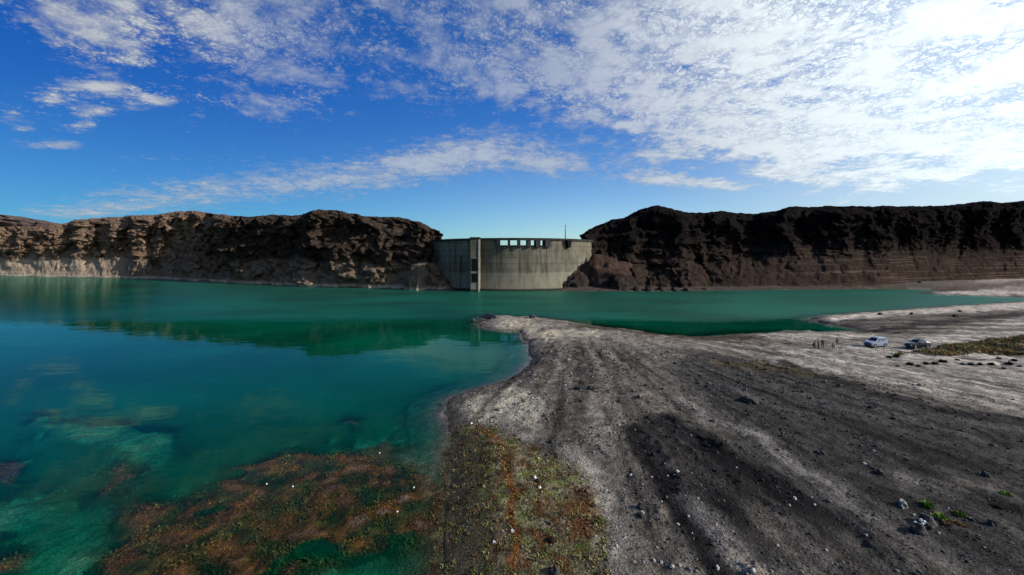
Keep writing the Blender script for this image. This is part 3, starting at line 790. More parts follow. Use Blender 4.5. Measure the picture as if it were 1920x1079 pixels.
def make_car(name, loc, rz, label, st, body_mat, wheel_x, wr, group='vehicles parked on the gravel', glaze=None, scl=(1, 1, 1)):
    """st: stations (x, z floor, z belt, z top, half width, half width at top); nose towards -x"""
    root = thing(name, loc, label, 'car', rz, group)
    st = np.array(st, float)
    def S(x): return [np.interp(x, st[:, 0], st[:, k]) for k in range(1, 6)]
    def sec(x):
        zf, zb, zt, w, wt = S(x)
        return [(w * .86, zf), (w * .97, zf + .10), (w, zf + (zb - zf) * .55), (w * .975, zb), (wt + (w * .975 - wt) * .12, zb + (zt - zb) * .86), (wt * .82, zt + .0), (wt * .4, zt + .025), (0, zt + .032)]
    xs = np.unique(np.concatenate([st[:, 0], np.linspace(st[0, 0], st[-1, 0], 40)]))
    V, n = [], 15
    for x in xs:
        h = sec(x); V += [(x, -y, z) for y, z in h] + [(x, y, z) for y, z in h[-2::-1]]
    bm = bmesh.new(); vs = [bm.verts.new(v) for v in V]
    for i in range(len(xs) - 1):
        for j in range(n - 1): bm.faces.new((vs[i * n + j], vs[i * n + j + 1], vs[(i + 1) * n + j + 1], vs[(i + 1) * n + j]))
        bm.faces.new((vs[i * n + n - 1], vs[i * n], vs[(i + 1) * n], vs[(i + 1) * n + n - 1]))
    bm.faces.new([vs[j] for j in range(n)][::-1]); bm.faces.new([vs[(len(xs) - 1) * n + j] for j in range(n)])
    bmesh.ops.recalc_face_normals(bm, faces=bm.faces)
    body = link('body', bm_mesh('car_body', bm, False), body_mat, root)
    def patch(nm, xa, xb, lo, hi, side, mat, parent, off=.012):
        """glass laid on the flank between belt (0) and roof (1)"""
        b2 = bmesh.new(); rows = []
        for x in np.linspace(xa[0], xb[0], 7):
            f = (x - xa[0]) / (xb[0] - xa[0] + 1e-9)
            r_ = []
            for q in (lo, hi):
                xx = x if q == lo else xa[1] + f * (xb[1] - xa[1])
                zf, zb, zt, w, wt = S(xx)
                y0, y1 = w * .975, wt + (w * .975 - wt) * .12
                r_.append(b2.verts.new((xx, side * (y0 + (y1 - y0) * q / .86 + off), zb + (zt - zb) * q)))
            rows.append(r_)
        for a_, b_ in zip(rows, rows[1:]): b2.faces.new((a_[0], b_[0], b_[1], a_[1]))
        g_ = bmesh.ops.extrude_face_region(b2, geom=list(b2.faces))
        for v in [e for e in g_['geom'] if isinstance(e, bmesh.types.BMVert)]: v.co.y -= side * .03
        bmesh.ops.recalc_face_normals(b2, faces=b2.faces)
        return link(nm, bm_mesh(nm, b2), mat, parent)
    for side in (-1, 1):
        for (xa, xb) in glaze['side']: patch('side_window', xa, xb, .08, .80, side, M_GLASS, root)
    for nm, (xa, xb) in (('windscreen', glaze['front']), ('rear_window', glaze['rear'])):
        b2 = bmesh.new(); rows = []
        for x in np.linspace(xa, xb, 5):
            zf, zb, zt, w, wt = S(x); rows.append([b2.verts.new((x, y, zt + .045 - .03 * abs(y / wt) ** 2)) for y in np.linspace(-wt * .86, wt * .86, 7)])
        for a_, b_ in zip(rows, rows[1:]):
            for j in range(6): b2.faces.new((a_[j], a_[j + 1], b_[j + 1], b_[j]))
        g_ = bmesh.ops.extrude_face_region(b2, geom=list(b2.faces))
        for v in [e for e in g_['geom'] if isinstance(e, bmesh.types.BMVert)]: v.co.z -= .05
        bmesh.ops.recalc_face_normals(b2, faces=b2.faces)
        link(nm, bm_mesh(nm, b2), M_GLASS, root)
    for wx in wheel_x:
        for side in (-1, 1):
            w = S(wx)[3]; wy = side * (w - .10)
            wh = link('wheel', None, parent=root); wh.location = (wx, wy, wr)
            b2 = bmesh.new()
            bm_tube(b2, [(0, -.11, 0), (0, -.085, 0), (0, .085, 0), (0, .11, 0)], [wr * .9, wr, wr, wr * .9], 20); link('tyre', bm_mesh('tyre', b2, False), M_TYRE, wh)
            b2 = bmesh.new(); bm_tube(b2, [(0, -.118, 0), (0, .118, 0)], [wr * .6, wr * .6], 16); link('rim', bm_mesh('rim', b2), M_RIM, wh)
            b2 = bmesh.new(); pts = [((wr + .05) * math.cos(a_), side * .03, (wr + .05) * math.sin(a_)) for a_ in np.linspace(-.2, math.pi + .2, 12)]
            bm_tube(b2, pts, [.045] * 12, 6); ar = link('wheel_arch', bm_mesh('wheel_arch', b2), M_TRIM, root); ar.location = (wx, side * (w - .03), wr)
    x0, x1 = st[0, 0], st[-1, 0]
    for nm, x, sgn, mat in (('headlight', x0 + .10, -1, M_LAMP), ('tail_light', x1 - .06, 1, M_TAIL)):
        for side in (-1, 1):
            zf, zb, zt, w, wt = S(x); b2 = bmesh.new(); bm_box(b2, x - .10, x + .10, side * w * .78 - .17, side * w * .78 + .17, zb - .18, zb - .02, .03)
            link(nm, bm_mesh(nm, b2), mat, root)
    for nm, x in (('front_bumper', x0 + .08), ('rear_bumper', x1 - .08)):
        zf, zb, zt, w, wt = S(x); b2 = bmesh.new(); bm_box(b2, x - .14, x + .14, -w * .93, w * .93, zf + .02, zf + .24, .05); link(nm, bm_mesh(nm, b2), M_TRIM, root)
    b2 = bmesh.new(); zf, zb, zt, w, wt = S(x0 + .05); bm_box(b2, x0 - .015, x0 + .09, -w * .5, w * .5, zb - .20, zb - .04, .015); link('grille', bm_mesh('grille', b2), M_TRIM, root)
    for side in (-1, 1):
        mxr = glaze['side'][0][0][0] + .18; zf, zb, zt, w, wt = S(mxr)
        b2 = bmesh.new(); bm_box(b2, mxr - .07, mxr + .07, side * (w + .08) - .09, side * (w + .08) + .09, zb + .02, zb + .17, .03); link('wing_mirror', bm_mesh('wing_mirror', b2), body_mat, root)
    root.scale = scl
    return root

SEDAN = [(-2.22, .34, .60, .63, .70, .55), (-2.10, .24, .70, .74, .80, .66), (-1.55, .20, .80, .86, .85, .74), (-.95, .20, .88, .95, .865, .76), (-.25, .20, .92, 1.36, .87, .60), (.15, .20, .93, 1.44, .87, .60),
         (.75, .20, .94, 1.42, .87, .60), (1.05, .20, .95, 1.36, .87, .60), (1.62, .21, .97, 1.07, .86, .72), (2.08, .26, .95, 1.04, .82, .70), (2.22, .36, .80, .86, .72, .58)]
SG = dict(side=[((-.68, -.18), (.28, .28)), ((.36, .36), (1.32, .98))], front=(-.88, -.30), rear=(1.12, 1.58))
SUV = [(-2.35, .42, .78, .82, .78, .62), (-2.2, .32, .95, 1.0, .88, .74), (-1.6, .28, 1.05, 1.10, .91, .80), (-1.0, .28, 1.10, 1.17, .92, .80), (-.42, .28, 1.13, 1.72, .92, .68), (0, .28, 1.14, 1.82, .92, .69),
       (1.2, .28, 1.15, 1.82, .92, .69), (1.85, .30, 1.15, 1.76, .91, .68), (2.2, .34, 1.12, 1.20, .89, .74), (2.32, .44, .95, 1.0, .82, .70)]
UG = dict(side=[((-.78, -.36), (.28, .28)), ((.38, .38), (1.2, 1.2)), ((1.3, 1.3), (1.95, 1.75))], front=(-.94, -.46), rear=(1.9, 2.16))
x, y, z = on_ground(1720, 653)
make_car('parked_car', (x, y, z - .02), math.radians(3), 'dark blue sedan with a pale sky-lit roof parked by the dry grass', SEDAN, M_NAVY, (-1.36, 1.38), .32, glaze=SG, scl=(.80, .80, 1.1))
x, y, z = on_ground(1642, 650)
make_car('parked_car', (x, y, z - .02), math.radians(13), 'silvery blue-grey off-road wagon parked at an angle by the inlet', SUV, M_WHITE, (-1.45, 1.42), .38, glaze=UG, scl=(.80, .80, .95))
x, y, z = on_ground(914, 601)
make_car('parked_car', (x, y, z - .02), math.radians(-4), 'black hatchback parked at the tip of the gravel spit', SEDAN, M_BLACKP, (-1.36, 1.38), .32, glaze=SG, scl=(1, 1, 1.08))

# ------------------------------------------------------------------ people
M_SKIN = simple('skin', (.42, .25, .17), .6); M_HAIR = simple('dark_hair', (.02, .014, .01), .7)
def person(loc, rz, label, pose, tops, legs, height=1.72):
    """one skinned body from a joint skeleton; clothes are colours of the same surface"""
    J = {'pel': (0, 0, .95), 'wst': (0, 0, 1.10), 'cst': (0, .01, 1.32), 'nck': (0, 0, 1.47), 'hd0': (0, -.01, 1.56), 'hd1': (0, -.01, 1.64), 'hd2': (0, 0, 1.72)}
    for s_, n_ in ((-1, 'r'), (1, 'l')):
        J.update({'sh' + n_: (s_ * .18, .01, 1.41), 'el' + n_: (s_ * .24, .04, 1.14), 'wr' + n_: (s_ * .25, -.05, .90), 'hp' + n_: (s_ * .09, 0, .90), 'kn' + n_: (s_ * .11, -.02, .50), 'an' + n_: (s_ * .12, .03, .09), 'to' + n_: (s_ * .14, -.15, .035)})
    J.update(pose)
    rad = {'pel': .145, 'wst': .13, 'cst': .15, 'nck': .058, 'hd0': .075, 'hd1': .095, 'hd2': .06, 'sh': .065, 'el': .046, 'wr': .033, 'hp': .085, 'kn': .062, 'an': .045, 'to': .036}
    names = list(J); idx = {n_: i for i, n_ in enumerate(names)}
    V = [Vector(J[n_]) for n_ in names]; R = [rad.get(n_, rad.get(n_[:2])) for n_ in names]
    E_ = [('pel', 'wst'), ('wst', 'cst'), ('cst', 'nck'), ('nck', 'hd0'), ('hd0', 'hd1'), ('hd1', 'hd2')]
    for n_ in 'rl': E_ += [('cst', 'sh' + n_), ('sh' + n_, 'el' + n_), ('el' + n_, 'wr' + n_), ('pel', 'hp' + n_), ('hp' + n_, 'kn' + n_), ('kn' + n_, 'an' + n_), ('an' + n_, 'to' + n_)]
    E = [(idx[a], idx[b]) for a, b in E_]
    for s_, n_ in ((-1, 'r'), (1, 'l')):            # palm, four fingers and a thumb
        w = V[idx['wr' + n_]]; d = (w - V[idx['el' + n_]]).normalized(); sd = Vector((0, -1, 0)) - d * d.dot(Vector((0, -1, 0))); sd.normalize()
        cr = d.cross(sd)
        V.append(w + d * .085); R.append(.030); pi = len(V) - 1; E.append((idx['wr' + n_], pi))
        for q, ln in ((-.028, .062), (-.009, .078), (.010, .074), (.028, .058)):
            V.append(w + d * .10 + sd * q); R.append(.009); E.append((pi, len(V) - 1))
            V.append(w + d * (.10 + ln) + sd * q * 1.2 + cr * .018 * s_); R.append(.008); E.append((len(V) - 2, len(V) - 1))
        V.append(w + d * .07 + sd * .055); R.append(.010); E.append((pi, len(V) - 1))
    me = bpy.data.meshes.new('person'); me.from_pydata([v[:] for v in V], E, [])
    o = bpy.data.objects.new('person_skeleton', me); COL.objects.link(o)
    md = o.modifiers.new('skin', 'SKIN'); md.use_smooth_shade = True
    for i, sv in enumerate(me.skin_vertices[0].data): sv.radius = (R[i], R[i]); sv.use_root = (i == 0)
    ss = o.modifiers.new('sub', 'SUBSURF'); ss.levels = 1; ss.render_levels = 1
    dg = bpy.context.evaluated_depsgraph_get(); dg.update()
    bme = bpy.data.meshes.new_from_object(o.evaluated_get(dg)); bpy.data.objects.remove(o)
    bme.materials.clear()
    for m_ in (M_SKIN, tops, legs, M_TYRE): bme.materials.append(m_)
    npos = [(Vector(J[n_]), n_) for n_ in names]
    for p in bme.polygons:
        c = p.center; nn = min(npos, key=lambda q: (q[0] - c).length - (.05 if q[1][:2] in ('ws', 'cs', 'pe') else 0))[1]
        k = nn[:2]
        p.material_index = 0 if k in ('hd', 'nc', 'wr') else 3 if k in ('an', 'to') else 2 if k in ('kn', 'hp', 'pe') else 1
        p.use_smooth = True
    b_ = link('person', bme, label=label, cat='person', group='people standing by the inlet')
    s_ = height / 1.78; b_.scale = (s_,) * 3; b_.location = loc; b_.rotation_euler = (0, 0, rz)
    H1 = Vector(J['hd1']); hm = bmesh.new(); bmesh.ops.create_uvsphere(hm, u_segments=14, v_segments=10, radius=.112)
    for v in hm.verts:
        if v.co.y < -.03 and v.co.z < .045: v.co *= .55
        v.co = v.co * 1.0 + H1 + Vector((0, .018, .045))
    link('hair', bm_mesh('hair', hm, True), M_HAIR, b_)
    fm = bmesh.new()
    for ex in (-.032, .032): bmesh.ops.create_icosphere(fm, subdivisions=1, radius=.011, matrix=Matrix.Translation(H1 + Vector((ex, -.092, .012))))
    bmesh.ops.create_icosphere(fm, subdivisions=1, radius=.016, matrix=Matrix.Translation(H1 + Vector((0, -.102, -.02))))
    bm_box(fm, H1.x - .025, H1.x + .025, H1.y - .094, H1.y - .08, H1.z - .062, H1.z - .054)
    link('face', bm_mesh('face', fm), simple('face_features', (.12, .06, .045), .6), b_)
    return b_
CL = {k: simple(k, c, .85) for k, c in dict(black_cloth=(.012, .012, .014), charcoal_cloth=(.03, .03, .035), navy_cloth=(.018, .022, .04), brown_cloth=(.10, .06, .045), denim_cloth=(.03, .04, .07)).items()}
def bent(pose_dz, lean):     # crouching: hips low, knees forward, trunk leaning
    z0 = -.52
    return {'pel': (0, .16, .42), 'wst': (0, .10, .58), 'cst': (0, -.06, .78), 'nck': (0, -.14, .91), 'hd0': (0, -.19, .98), 'hd1': (0, -.22, 1.05), 'hd2': (0, -.23, 1.13),
            'shr': (-.18, -.08, .85), 'shl': (.18, -.08, .85), 'elr': (-.25, -.20, .62), 'ell': (.25, -.20, .62), 'wrr': (-.16, -.36, .50), 'wrl': (.16, -.36, .50),
            'hpr': (-.09, .14, .40), 'hpl': (.09, .14, .40), 'knr': (-.17, -.24, .50), 'knl': (.17, -.24, .50), 'anr': (-.13, .0, .09), 'anl': (.13, .0, .09), 'tor': (-.15, -.18, .035), 'tol': (.15, -.18, .035)}
step_ = {'knr': (-.10, -.14, .50), 'anr': (-.11, -.16, .09), 'tor': (-.12, -.34, .035), 'knl': (.11, .06, .50), 'anl': (.12, .22, .11), 'tol': (.13, .06, .035), 'wrr': (-.26, .12, .92), 'wrl': (.24, -.20, .96)}
reach = {'elr': (-.30, -.14, 1.18), 'wrr': (-.26, -.36, 1.08)}
for px, py, rz, lab, pose, tp, lg, hh in (
        (1534.5, 655, .4, 'tallest person in black standing beside the crouching figure', reach, 'black_cloth', 'black_cloth', 1.78),
        (1542.5, 653.5, -.7, 'person in charcoal standing just right of the tallest person', {}, 'charcoal_cloth', 'black_cloth', 1.66),
        (1526, 652.5, 1.5, 'person in black crouching at the outer end of the group', bent(0, 0), 'black_cloth', 'charcoal_cloth', 1.72),
        (1563, 655, -1.2, 'person in navy crouching alone on the pale gravel', bent(0, 0), 'navy_cloth', 'black_cloth', 1.62),
        (1570, 648, 2.2, 'slim person in brown walking behind the lone crouching figure', step_, 'brown_cloth', 'denim_cloth', 1.45)):
    x, y, z = on_ground(px, py)
    person((x, y, z), rz, lab, pose, CL[tp], CL[lg], hh)

# ------------------------------------------------------------------ plants
def blades(pts, hts, cols, lean=.5, wid=.05, per=5, spread=.12):
    """leaf blades (two triangles each) rising from ground points"""
    n = len(pts); pts = np.repeat(pts, per, 0); hts = np.repeat(hts, per) * rng.uniform(.5, 1.15, n * per); cols = np.repeat(cols, per, 0) * rng.uniform(.65, 1.35, (n * per, 1))
    m = len(pts); a = rng.uniform(0, 2 * math.pi, m); r = spread * np.sqrt(rng.uniform(0, 1, m))
    B = pts + np.stack([r * np.cos(a), r * np.sin(a), np.zeros(m)], 1)
    a2 = rng.uniform(0, 2 * math.pi, m); ln = lean * rng.uniform(.2, 1, m)
    D = np.stack([np.cos(a2) * ln, np.sin(a2) * ln, np.ones(m)], 1); D /= np.linalg.norm(D, axis=1)[:, None]
    S_ = np.stack([-np.sin(a2), np.cos(a2), np.zeros(m)], 1) * (wid * rng.uniform(.6, 1.3, m))[:, None]
    mid = B + D * (hts * .55)[:, None]; tip = B + D * hts[:, None] - np.array([0, 0, 1]) * (hts * .22 * ln)[:, None]
    V = np.stack([B - S_ * .5, B + S_ * .5, mid + S_ * .6, mid - S_ * .6, tip + S_ * .1, tip - S_ * .1], 1).reshape(-1, 3)
    i = np.arange(m)[:, None] * 6
    Q = np.concatenate([i + [0, 1, 2, 3], i + [3, 2, 4, 5]])
    return V, Q, np.repeat(cols, 6, 0)

def plant_obj(name, V, Q, C, **kw):
    me = mesh_np(name, V, Q, False); put_color(me, 'tone', np.clip(C, 0, 1))
    return link(name, me, M_PLANT, **kw)

def scatter(poly_px, n, z=1.0, yr=None):
    poly = np.array(P(poly_px, z)); lo, hi = poly.min(0), poly.max(0)
    out = []
    while len(out) < n:
        q = rng.uniform(lo, hi, (4 * n, 2)); q = q[inside(q[:, 0], q[:, 1], [tuple(p) for p in poly])]
        out += list(q)
    q = np.array(out[:n]); return q[:, 0], q[:, 1]

def palette(x, y, sets, seed, sc=.8):
    k = fbm(x * sc, y * sc, seed, 3) * 1.6 + rng.normal(0, .24, len(x))
    C = np.empty((len(x), 3)); q = np.linspace(-1.1, 1.1, len(sets) + 1)[1:-1]
    C[:] = sets[0]
    for i, qq in enumerate(q): C[k > qq] = sets[i + 1]
    return C

# weeds on the wet shore
x, y = scatter([(838, 800), (905, 790), (985, 835), (1050, 872), (1105, 905), (1140, 980), (1145, 1120), (800, 1120), (812, 940)], 5200, .4)
h = ground_height(x, y); keep = (h > -.25) & (fbm(x * .7, y * .7, 41, 3) + .8 * fbm(x * 2.2, y * 2.2, 42, 2) > -.05); x, y, h = x[keep], y[keep], h[keep]
Cw = palette(x, y, [(.15, .155, .03), (.05, .055, .018), (.22, .19, .075), (.11, .055, .014), (.05, .022, .008)], 43) * np.where(x < W(900, 940, .4)[0], .6, 1.0)[:, None]
V, Q, C = blades(np.stack([x, y, h - .01], 1), rng.uniform(.06, .24, len(x)) * np.clip(.8 + fbm(x * .9, y * .9, 44, 2), .3, 1.8), Cw * .95, 1.5, .04, 6, .15)
plant_obj('shore_weeds', V, Q, C, kind='stuff', label='low green and rust-brown weeds on the wet shore')
# weed mats lying in the shallow water
xs, ys = [], []
for poly_px, n in (([(150, 1120), (210, 990), (235, 930), (330, 925), (400, 888), (470, 855), (530, 836), (600, 830), (690, 848), (770, 872), (838, 925), (832, 985), (770, 1030), (690, 1040), (600, 1060), (520, 1120)], 7200),
                   ([(175, 900), (200, 868), (250, 860), (285, 882), (262, 915), (215, 925)], 350), ([(-120, 850), (10, 845), (55, 868), (50, 915), (0, 930), (-120, 940)], 400), ([(-120, 990), (20, 1000), (48, 1040), (40, 1120), (-120, 1120)], 420)):
    a, b_ = scatter(poly_px, n, 0); xs.append(a); ys.append(b_)
x, y = np.concatenate(xs), np.concatenate(ys); h = ground_height(x, y)
keep = (h < -.03) & (h > -1.1) & (fbm(x * .5, y * .5, 51, 3) > -.12); x, y, h = x[keep], y[keep], h[keep]
Cw = palette(x, y, [(.04, .034, .014), (.17, .085, .02), (.26, .115, .022), (.36, .17, .03), (.14, .05, .016)], 53, .6)
V, Q, C = blades(np.stack([x, y, np.maximum(h - .02, -.3)], 1), np.clip(-h * 1.5, .12, .6), Cw * np.array((.95, .92, .8)) * (.25 * np.clip(.75 + 1.1 * fbm(x * .35, y * .35, 77, 3), .12, 1.5))[:, None], 2.4, .10, 5, .3)
V[:, 2] = np.minimum(V[:, 2], -.012 + .015 * fbm(V[:, 0] * 1.3, V[:, 1] * 1.3, 8, 2))
plant_obj('water_weed', V, Q, C, kind='stuff', label='rust-brown water weed just under the surface')
# dry grass on the right
x, y = scatter([(1668, 669), (1720, 664), (1770, 652), (1850, 641), (1930, 632), (2100, 620), (2100, 680), (1930, 672), (1850, 672), (1770, 672)], 6500, 1.2)
keep = fbm(x * .3, y * .3, 61, 3) > -.35; x, y = x[keep], y[keep]; h = ground_height(x, y)
Cw = palette(x, y, [(.30, .20, .06), (.20, .15, .04), (.14, .14, .035), (.22, .11, .035), (.05, .055, .02)], 63, .25)
V, Q, C = blades(np.stack([x, y, h - .02], 1), rng.uniform(.2, .6, len(x)), Cw * .85, .8, .07, 6, .3)
plant_obj('dry_grass', V, Q, C, kind='stuff', label='yellow and rust dry grass on the right bank')
x, y = scatter([(1340, 690), (1400, 682), (1480, 690), (1560, 715), (1500, 716), (1420, 716)], 500, 1.2); h = ground_height(x, y)
Cw = palette(x, y, [(.10, .09, .03), (.07, .065, .025), (.13, .09, .03)], 64, .3)
x2, y2 = scatter([(1180, 627), (1260, 636), (1400, 638), (1400, 645), (1250, 642), (1180, 634)], 500, 1.0); h2 = ground_height(x2, y2)
Cw2 = palette(x2, y2, [(.13, .11, .04), (.09, .085, .03), (.17, .12, .05)], 64, .3)
V, Q, C = blades(np.stack([np.r_[x, x2], np.r_[y, y2], np.r_[h, h2] - .02], 1), rng.uniform(.05, .16, len(x) + len(x2)), np.r_[Cw, Cw2], 1.2, .05, 5, .4)
plant_obj('sparse_grass', V, Q, C, kind='stuff', label='sparse olive grass on the gravel behind the tracks')

def tuft_mesh(name, seed, w_, h_, cols, n=60, lean=.9, bl=.05):
    r_ = np.sqrt(rng.uniform(0, 1, n)) * w_ / 2; a = rng.uniform(0, 2 * math.pi, n)
    pts = np.stack([r_ * np.cos(a), r_ * np.sin(a), np.zeros(n) - .02], 1)
    hts = h_ * (1 - .5 * (r_ / (w_ / 2)) ** 2) * rng.uniform(.6, 1.1, n)
    cc = np.array(cols)[rng.integers(0, len(cols), n)]
    V, Q, C = blades(pts, hts, cc, lean, bl, 4, .06)
    me = mesh_np(name, V, Q, False); put_color(me, 'tone', np.clip(C, 0, 1)); return me
GREEN = [(.09, .17, .012), (.06, .12, .012), (.14, .22, .02)]; DRY = [(.20, .10, .03), (.13, .07, .025), (.26, .16, .06)]; DARKB = [(.022, .024, .012), (.035, .034, .017), (.014, .014, .010)]
PL = [(1738, 948, .55, .42, GREEN, 'bright green tuft on bare gravel, farthest back of the cluster'), (1764, 972, .75, .34, GREEN, 'wide low green tuft beside the black boulder'),
      (1800, 966, .55, .36, GREEN, 'green tuft just behind the rust-coloured dry plants'), (1776, 983, .45, .22, DRY, 'rust-brown dry tuft between two green tufts'),
      (1800, 984, .6, .24, DRY, 'larger rust-brown dry tuft in front of a green tuft'), (1886, 928, .6, .25, GREEN, 'lone green tuft near the right edge, apart from the cluster'),
      (1866, 950, .5, .22, DARKB, 'small dark olive tuft right of the green cluster')]
for px, py, w_, h_, cols, lab in PL:
    x, y, z = on_ground(px, py)
    o = link('plant_tuft', tuft_mesh('plant_tuft', 1, w_, h_, cols, 70), M_PLANT, label=lab, cat='plant', group='plant tufts on the gravel'); o.location = (x, y, z); o.rotation_euler = (0, 0, px)

SH = [(1667, 671, .9), (1681, 670, 1.1), (1706, 684, 1.2), (1736, 684, 1.0), (1753, 683, 1.1), (1768, 680, 1.5), (1804, 684, .8), (1820, 684, .9), (1838, 685, .9), (1859, 684, 1.1), (1892, 684, 1.2), (1902, 677, .9),
      (1882, 692, .6), (1683, 688, .7), (1873, 673, .8), (1795, 676, .7), (1722, 688, .6), (1912, 688, .8)]
SHL = ['small dark shrub at the outer end of the dry grass', 'second dark shrub from the thin end of the dry grass', 'round dark shrub on gravel in front of the sedan', 'dark shrub on gravel left of the widest shrub pair',
       'dark shrub touching the widest shrub below the dry grass', 'widest dark shrub on the gravel below the dry grass', 'small shrub just right of the gap after the widest shrub', 'small dark shrub, middle of the trio below the grass',
       'right one of the trio of small shrubs below the grass', 'bushy dark shrub alone between the trio and the right edge', 'broad dark shrub on gravel near the right edge', 'dark shrub at the grass edge near the right frame',
       'tiny dark shrub lowest below the dry grass', 'tiny shrub on gravel below the outer end of the grass', 'dark shrub inside the dry grass fringe', 'dark shrub poking from the grass above the trio', 'tiny shrub below the round dark shrub', 'last shrub at the right edge of the row']
for (px, py, w_), lab in zip(SH, SHL):
    x, y, z = on_ground(px, py)
    o = link('shrub', tuft_mesh('shrub', 2, w_ * .55, w_ * .5, DARKB, 90, 1.3, .09), M_PLANT, label=lab, cat='shrub', group='dark shrubs below the dry grass'); o.location = (x, y, z)

# ------------------------------------------------------------------ stones
def stone(px, py, w_, mat, lab, name='stone', cat='stone', flat=.6, group=None, seed=0, z0=None):
    x, y, z = on_ground(px, py) if z0 is None else (*W(px, py, z0), z0)
    o = link(name, rock_mesh(name, seed + px * .37, w_ / 2, w_ / 2 * random.uniform(.65, 1), w_ / 2 * flat * 1.5, 2, .45, 1.4, 1), mat, label=lab, cat=cat, group=group)
    o.location = (x, y, z + w_ * .08); o.rotation_euler = (random.uniform(-.2, .2), random.uniform(-.2, .2), random.uniform(0, 6.28))
    return o
for px, py, w_, m_, lab in ((1742, 984, .95, M_STONE_DARK, 'black boulder in front of the green tufts'), (1722, 998, .8, M_STONE_DARK, 'lower black rock with white stones on it'),
        (1693, 950, .7, M_STONE_GREY, 'pale grey boulder left of the green tufts'), (1040, 1074, .6, M_STONE_DARK, 'black rock at the bottom edge among the weeds'),
        (1406, 753, 1.7, M_STONE_DARK, 'low black rock alone on the dark gravel flat'), (1085, 731, 1.5, M_STONE_DARK, 'flat black rock at the end of the twin tracks'), (1110, 730, 1.1, M_STONE_DARK, 'smaller dark rock right beside the flat black rock'),
        (1650, 591, 1.2, M_STONE_DARK, 'dark boulder on the pale bar behind the silvery wagon'), (1709, 590, 1.0, M_STONE_DARK, 'dark boulder in the middle of the pale bar'), (1792, 595, 1.4, M_STONE_DARK, 'dark boulder toward the right on the near pale bar'),
        (1800, 584, .9, M_STONE_DARK, 'smaller dark boulder at the water side of the near bar'), (1724, 551, 2.0, M_STONE_DARK, 'dark rock at the tip of the far pale bar'),
        (1178, 615, 2.0, M_STONE_DARK, 'dark rock on the muddy far edge of the spit'), (998, 596, 1.6, M_STONE_DARK, 'dark rock on the spit shore right of the black car'), (888, 603, 1.3, M_STONE_DARK, 'small dark rock in the water off the spit tip'),
        (828, 758, .35, M_STONE_DARK, 'small black stone in the water off the beach point'), (1650, 888, .6, M_STONE_DARK, 'dark rock on the grey gravel above the green tufts'), (1540, 850, .75, M_STONE_DARK, 'flat dark rock on the dark gravel right of the tracks'),
        (1848, 892, .5, M_STONE_DARK, 'dark rock on gravel near the right edge'), (1862, 985, .5, M_STONE_DARK, 'dark rock right of the rust-brown tufts'), (1200, 952, .5, M_STONE_DARK, 'black rock at the left edge of the dark tracks'), (1203, 968, .55, M_STONE_DARK, 'black rock just below another at the track edge')):
    stone(px, py, w_, m_, lab, 'rock', 'rock', .32 if ('flat' in lab or 'low ' in lab) else .7, z0=-.05 if px in (888, 828) else None)
for i, (px, py) in enumerate(((1716, 981), (1719, 986), (1725, 991), (1730, 984), (1734, 981), (1727, 978))):
    x, y, z = on_ground(px, py + 8)
    o = stone(px, py + 6, .16 + .03 * (i % 3), M_STONE_WHITE, 'small white stone resting on the lower black rock', group='white stones on the black rock', seed=i); o.location.z += .22
for i, (px, py, lab) in enumerate(((500, 908, 'white stone in the brown weed mat, left of a pair'), (549, 913, 'white stone in the brown weed mat, right of a pair'), (776, 915, 'pale stone in the weed mat near the shore channel'), (712, 850, 'pale stone at the far edge of the weed mat'),
        (745, 960, 'pale stone at the near side of the brown weed mat'), (926, 1018, 'white stone among green weeds near the bottom'), (961, 997, 'white stone beside the rust-brown debris line'), (1003, 897, 'white stone at the top of the weeds'), (1012, 915, 'broad pale stone amid the shore weeds'), (884, 795, 'pale stone on the wet rim of the beach point'))):
    o = stone(px, py, .11 if px < 800 else .24, M_STONE_WHITE, lab, group='white stones in the weeds', seed=i, z0=(.0 if px < 800 else None))
KSC = .72
KS = [(1183, 892, .34), (1270, 885, .36), (1252, 893, .22), (1265, 891, .2), (1222, 895, .2), (1381, 877, .2), (1490, 936, .38), (1457, 915, .22), (1480, 948, .22), (1205, 962, .3), (1240, 942, .26), (1309, 935, .22), (1316, 945, .24), (1291, 969, .22),
      (1271, 984, .28), (1172, 1008, .3), (1226, 1052, .3), (1240, 1056, .28), (1260, 1064, .32), (1275, 1060, .25), (1345, 1066, .34), (1412, 1072, .4), (1620, 870, .36), (1638, 846, .3), (1550, 1033, .22), (1624, 1004, .2), (1718, 908, .26), (1730, 965, .24), (1713, 966, .24), (1760, 1000, .22)]
for i, (px, py, w_) in enumerate(KS):
    stone(px, py, w_ * KSC, M_STONE_PALE, 'single pale stone lying in the dark tyre-tracked gravel', group='pale stones in the dark tracks', seed=i)
n_ = 0
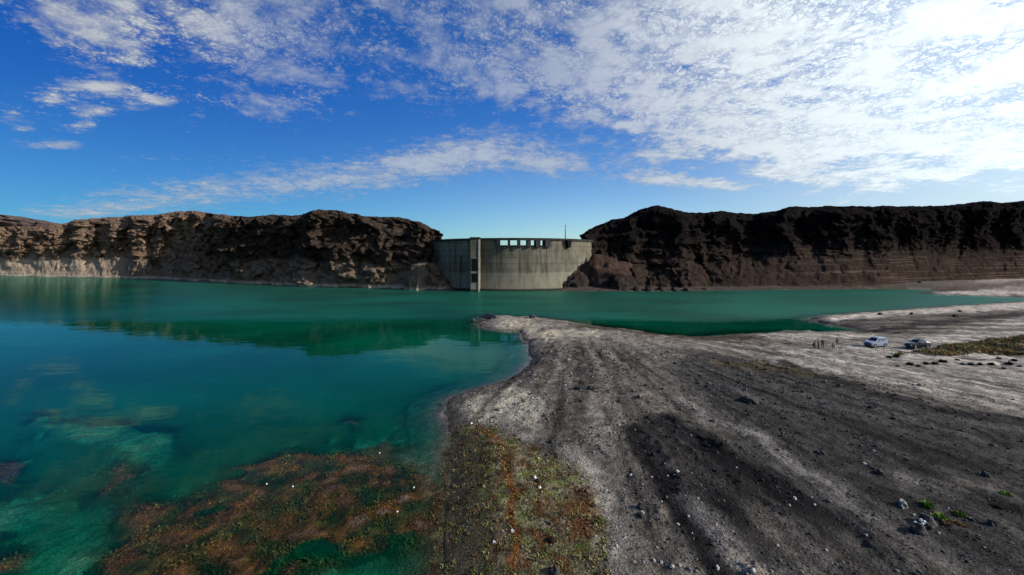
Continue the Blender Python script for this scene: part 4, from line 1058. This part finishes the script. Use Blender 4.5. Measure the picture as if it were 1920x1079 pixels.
while n_ < 85:
    px, py = random.uniform(1150, 1900), random.uniform(800, 1075)
    if px > 1300 + (py - 780) * 1.6 and random.random() < .6: continue
    stone(px, py, random.choice((.08, .1, .12, .14, .18)), random.choice((M_STONE_PALE, M_STONE_GREY, M_STONE_GREY, M_STONE_DARK)), 'small loose stone among many on the dark gravel', group='small loose stones on the gravel', seed=n_); n_ += 1

# gravel: thousands of pebbles nobody could count
def build_gravel():
    ico = bmesh.new(); bmesh.ops.create_icosphere(ico, subdivisions=1, radius=1); ico.verts.ensure_lookup_table()
    B = np.array([v.co[:] for v in ico.verts]); Fc = np.array([[v.index for v in f.verts] for f in ico.faces]); ico.free()
    a, r_ = rng.uniform(math.radians(-12), math.radians(56), 38000), 19 * np.exp(rng.uniform(0, 1.3, 38000))
    x, y = r_ * np.sin(a), r_ * np.cos(a); h = ground_height(x, y)
    keep = (h > .15) & (fbm(x * .35, y * .35, 71, 3) + rng.normal(0, .35, len(x)) > .0); x, y, h = x[keep], y[keep], h[keep]
    C, _ = soil_color(x, y, h); n = len(x)
    s = .034 * np.exp(rng.normal(0, .55, n)) * np.clip(y / 26, .8, 2.2)
    sc = s[:, None] * rng.uniform(.6, 1.2, (n, 3)) * [1, 1, .75]
    th = rng.uniform(0, 6.28, n); c_, s_ = np.cos(th), np.sin(th)
    L = B[None] * sc[:, None, :] * rng.uniform(.8, 1.2, (n, len(B), 1))
    V = np.stack([L[..., 0] * c_[:, None] - L[..., 1] * s_[:, None] + x[:, None], L[..., 0] * s_[:, None] + L[..., 1] * c_[:, None] + y[:, None], L[..., 2] + (h + s * .25)[:, None]], -1).reshape(-1, 3)
    Q = (Fc[None] + (np.arange(n) * len(B))[:, None, None]).reshape(-1, 3)
    tone = (C * rng.choice([.3, .6, 1.1, 1.8, 2.8], (n, 1), p=[.27, .25, .25, .17, .06]))
    plant_obj('gravel', V, Q, np.clip(np.repeat(tone, len(B), 0), 0, .34), kind='stuff', label='loose gravel strewn over the near shore')
build_gravel()
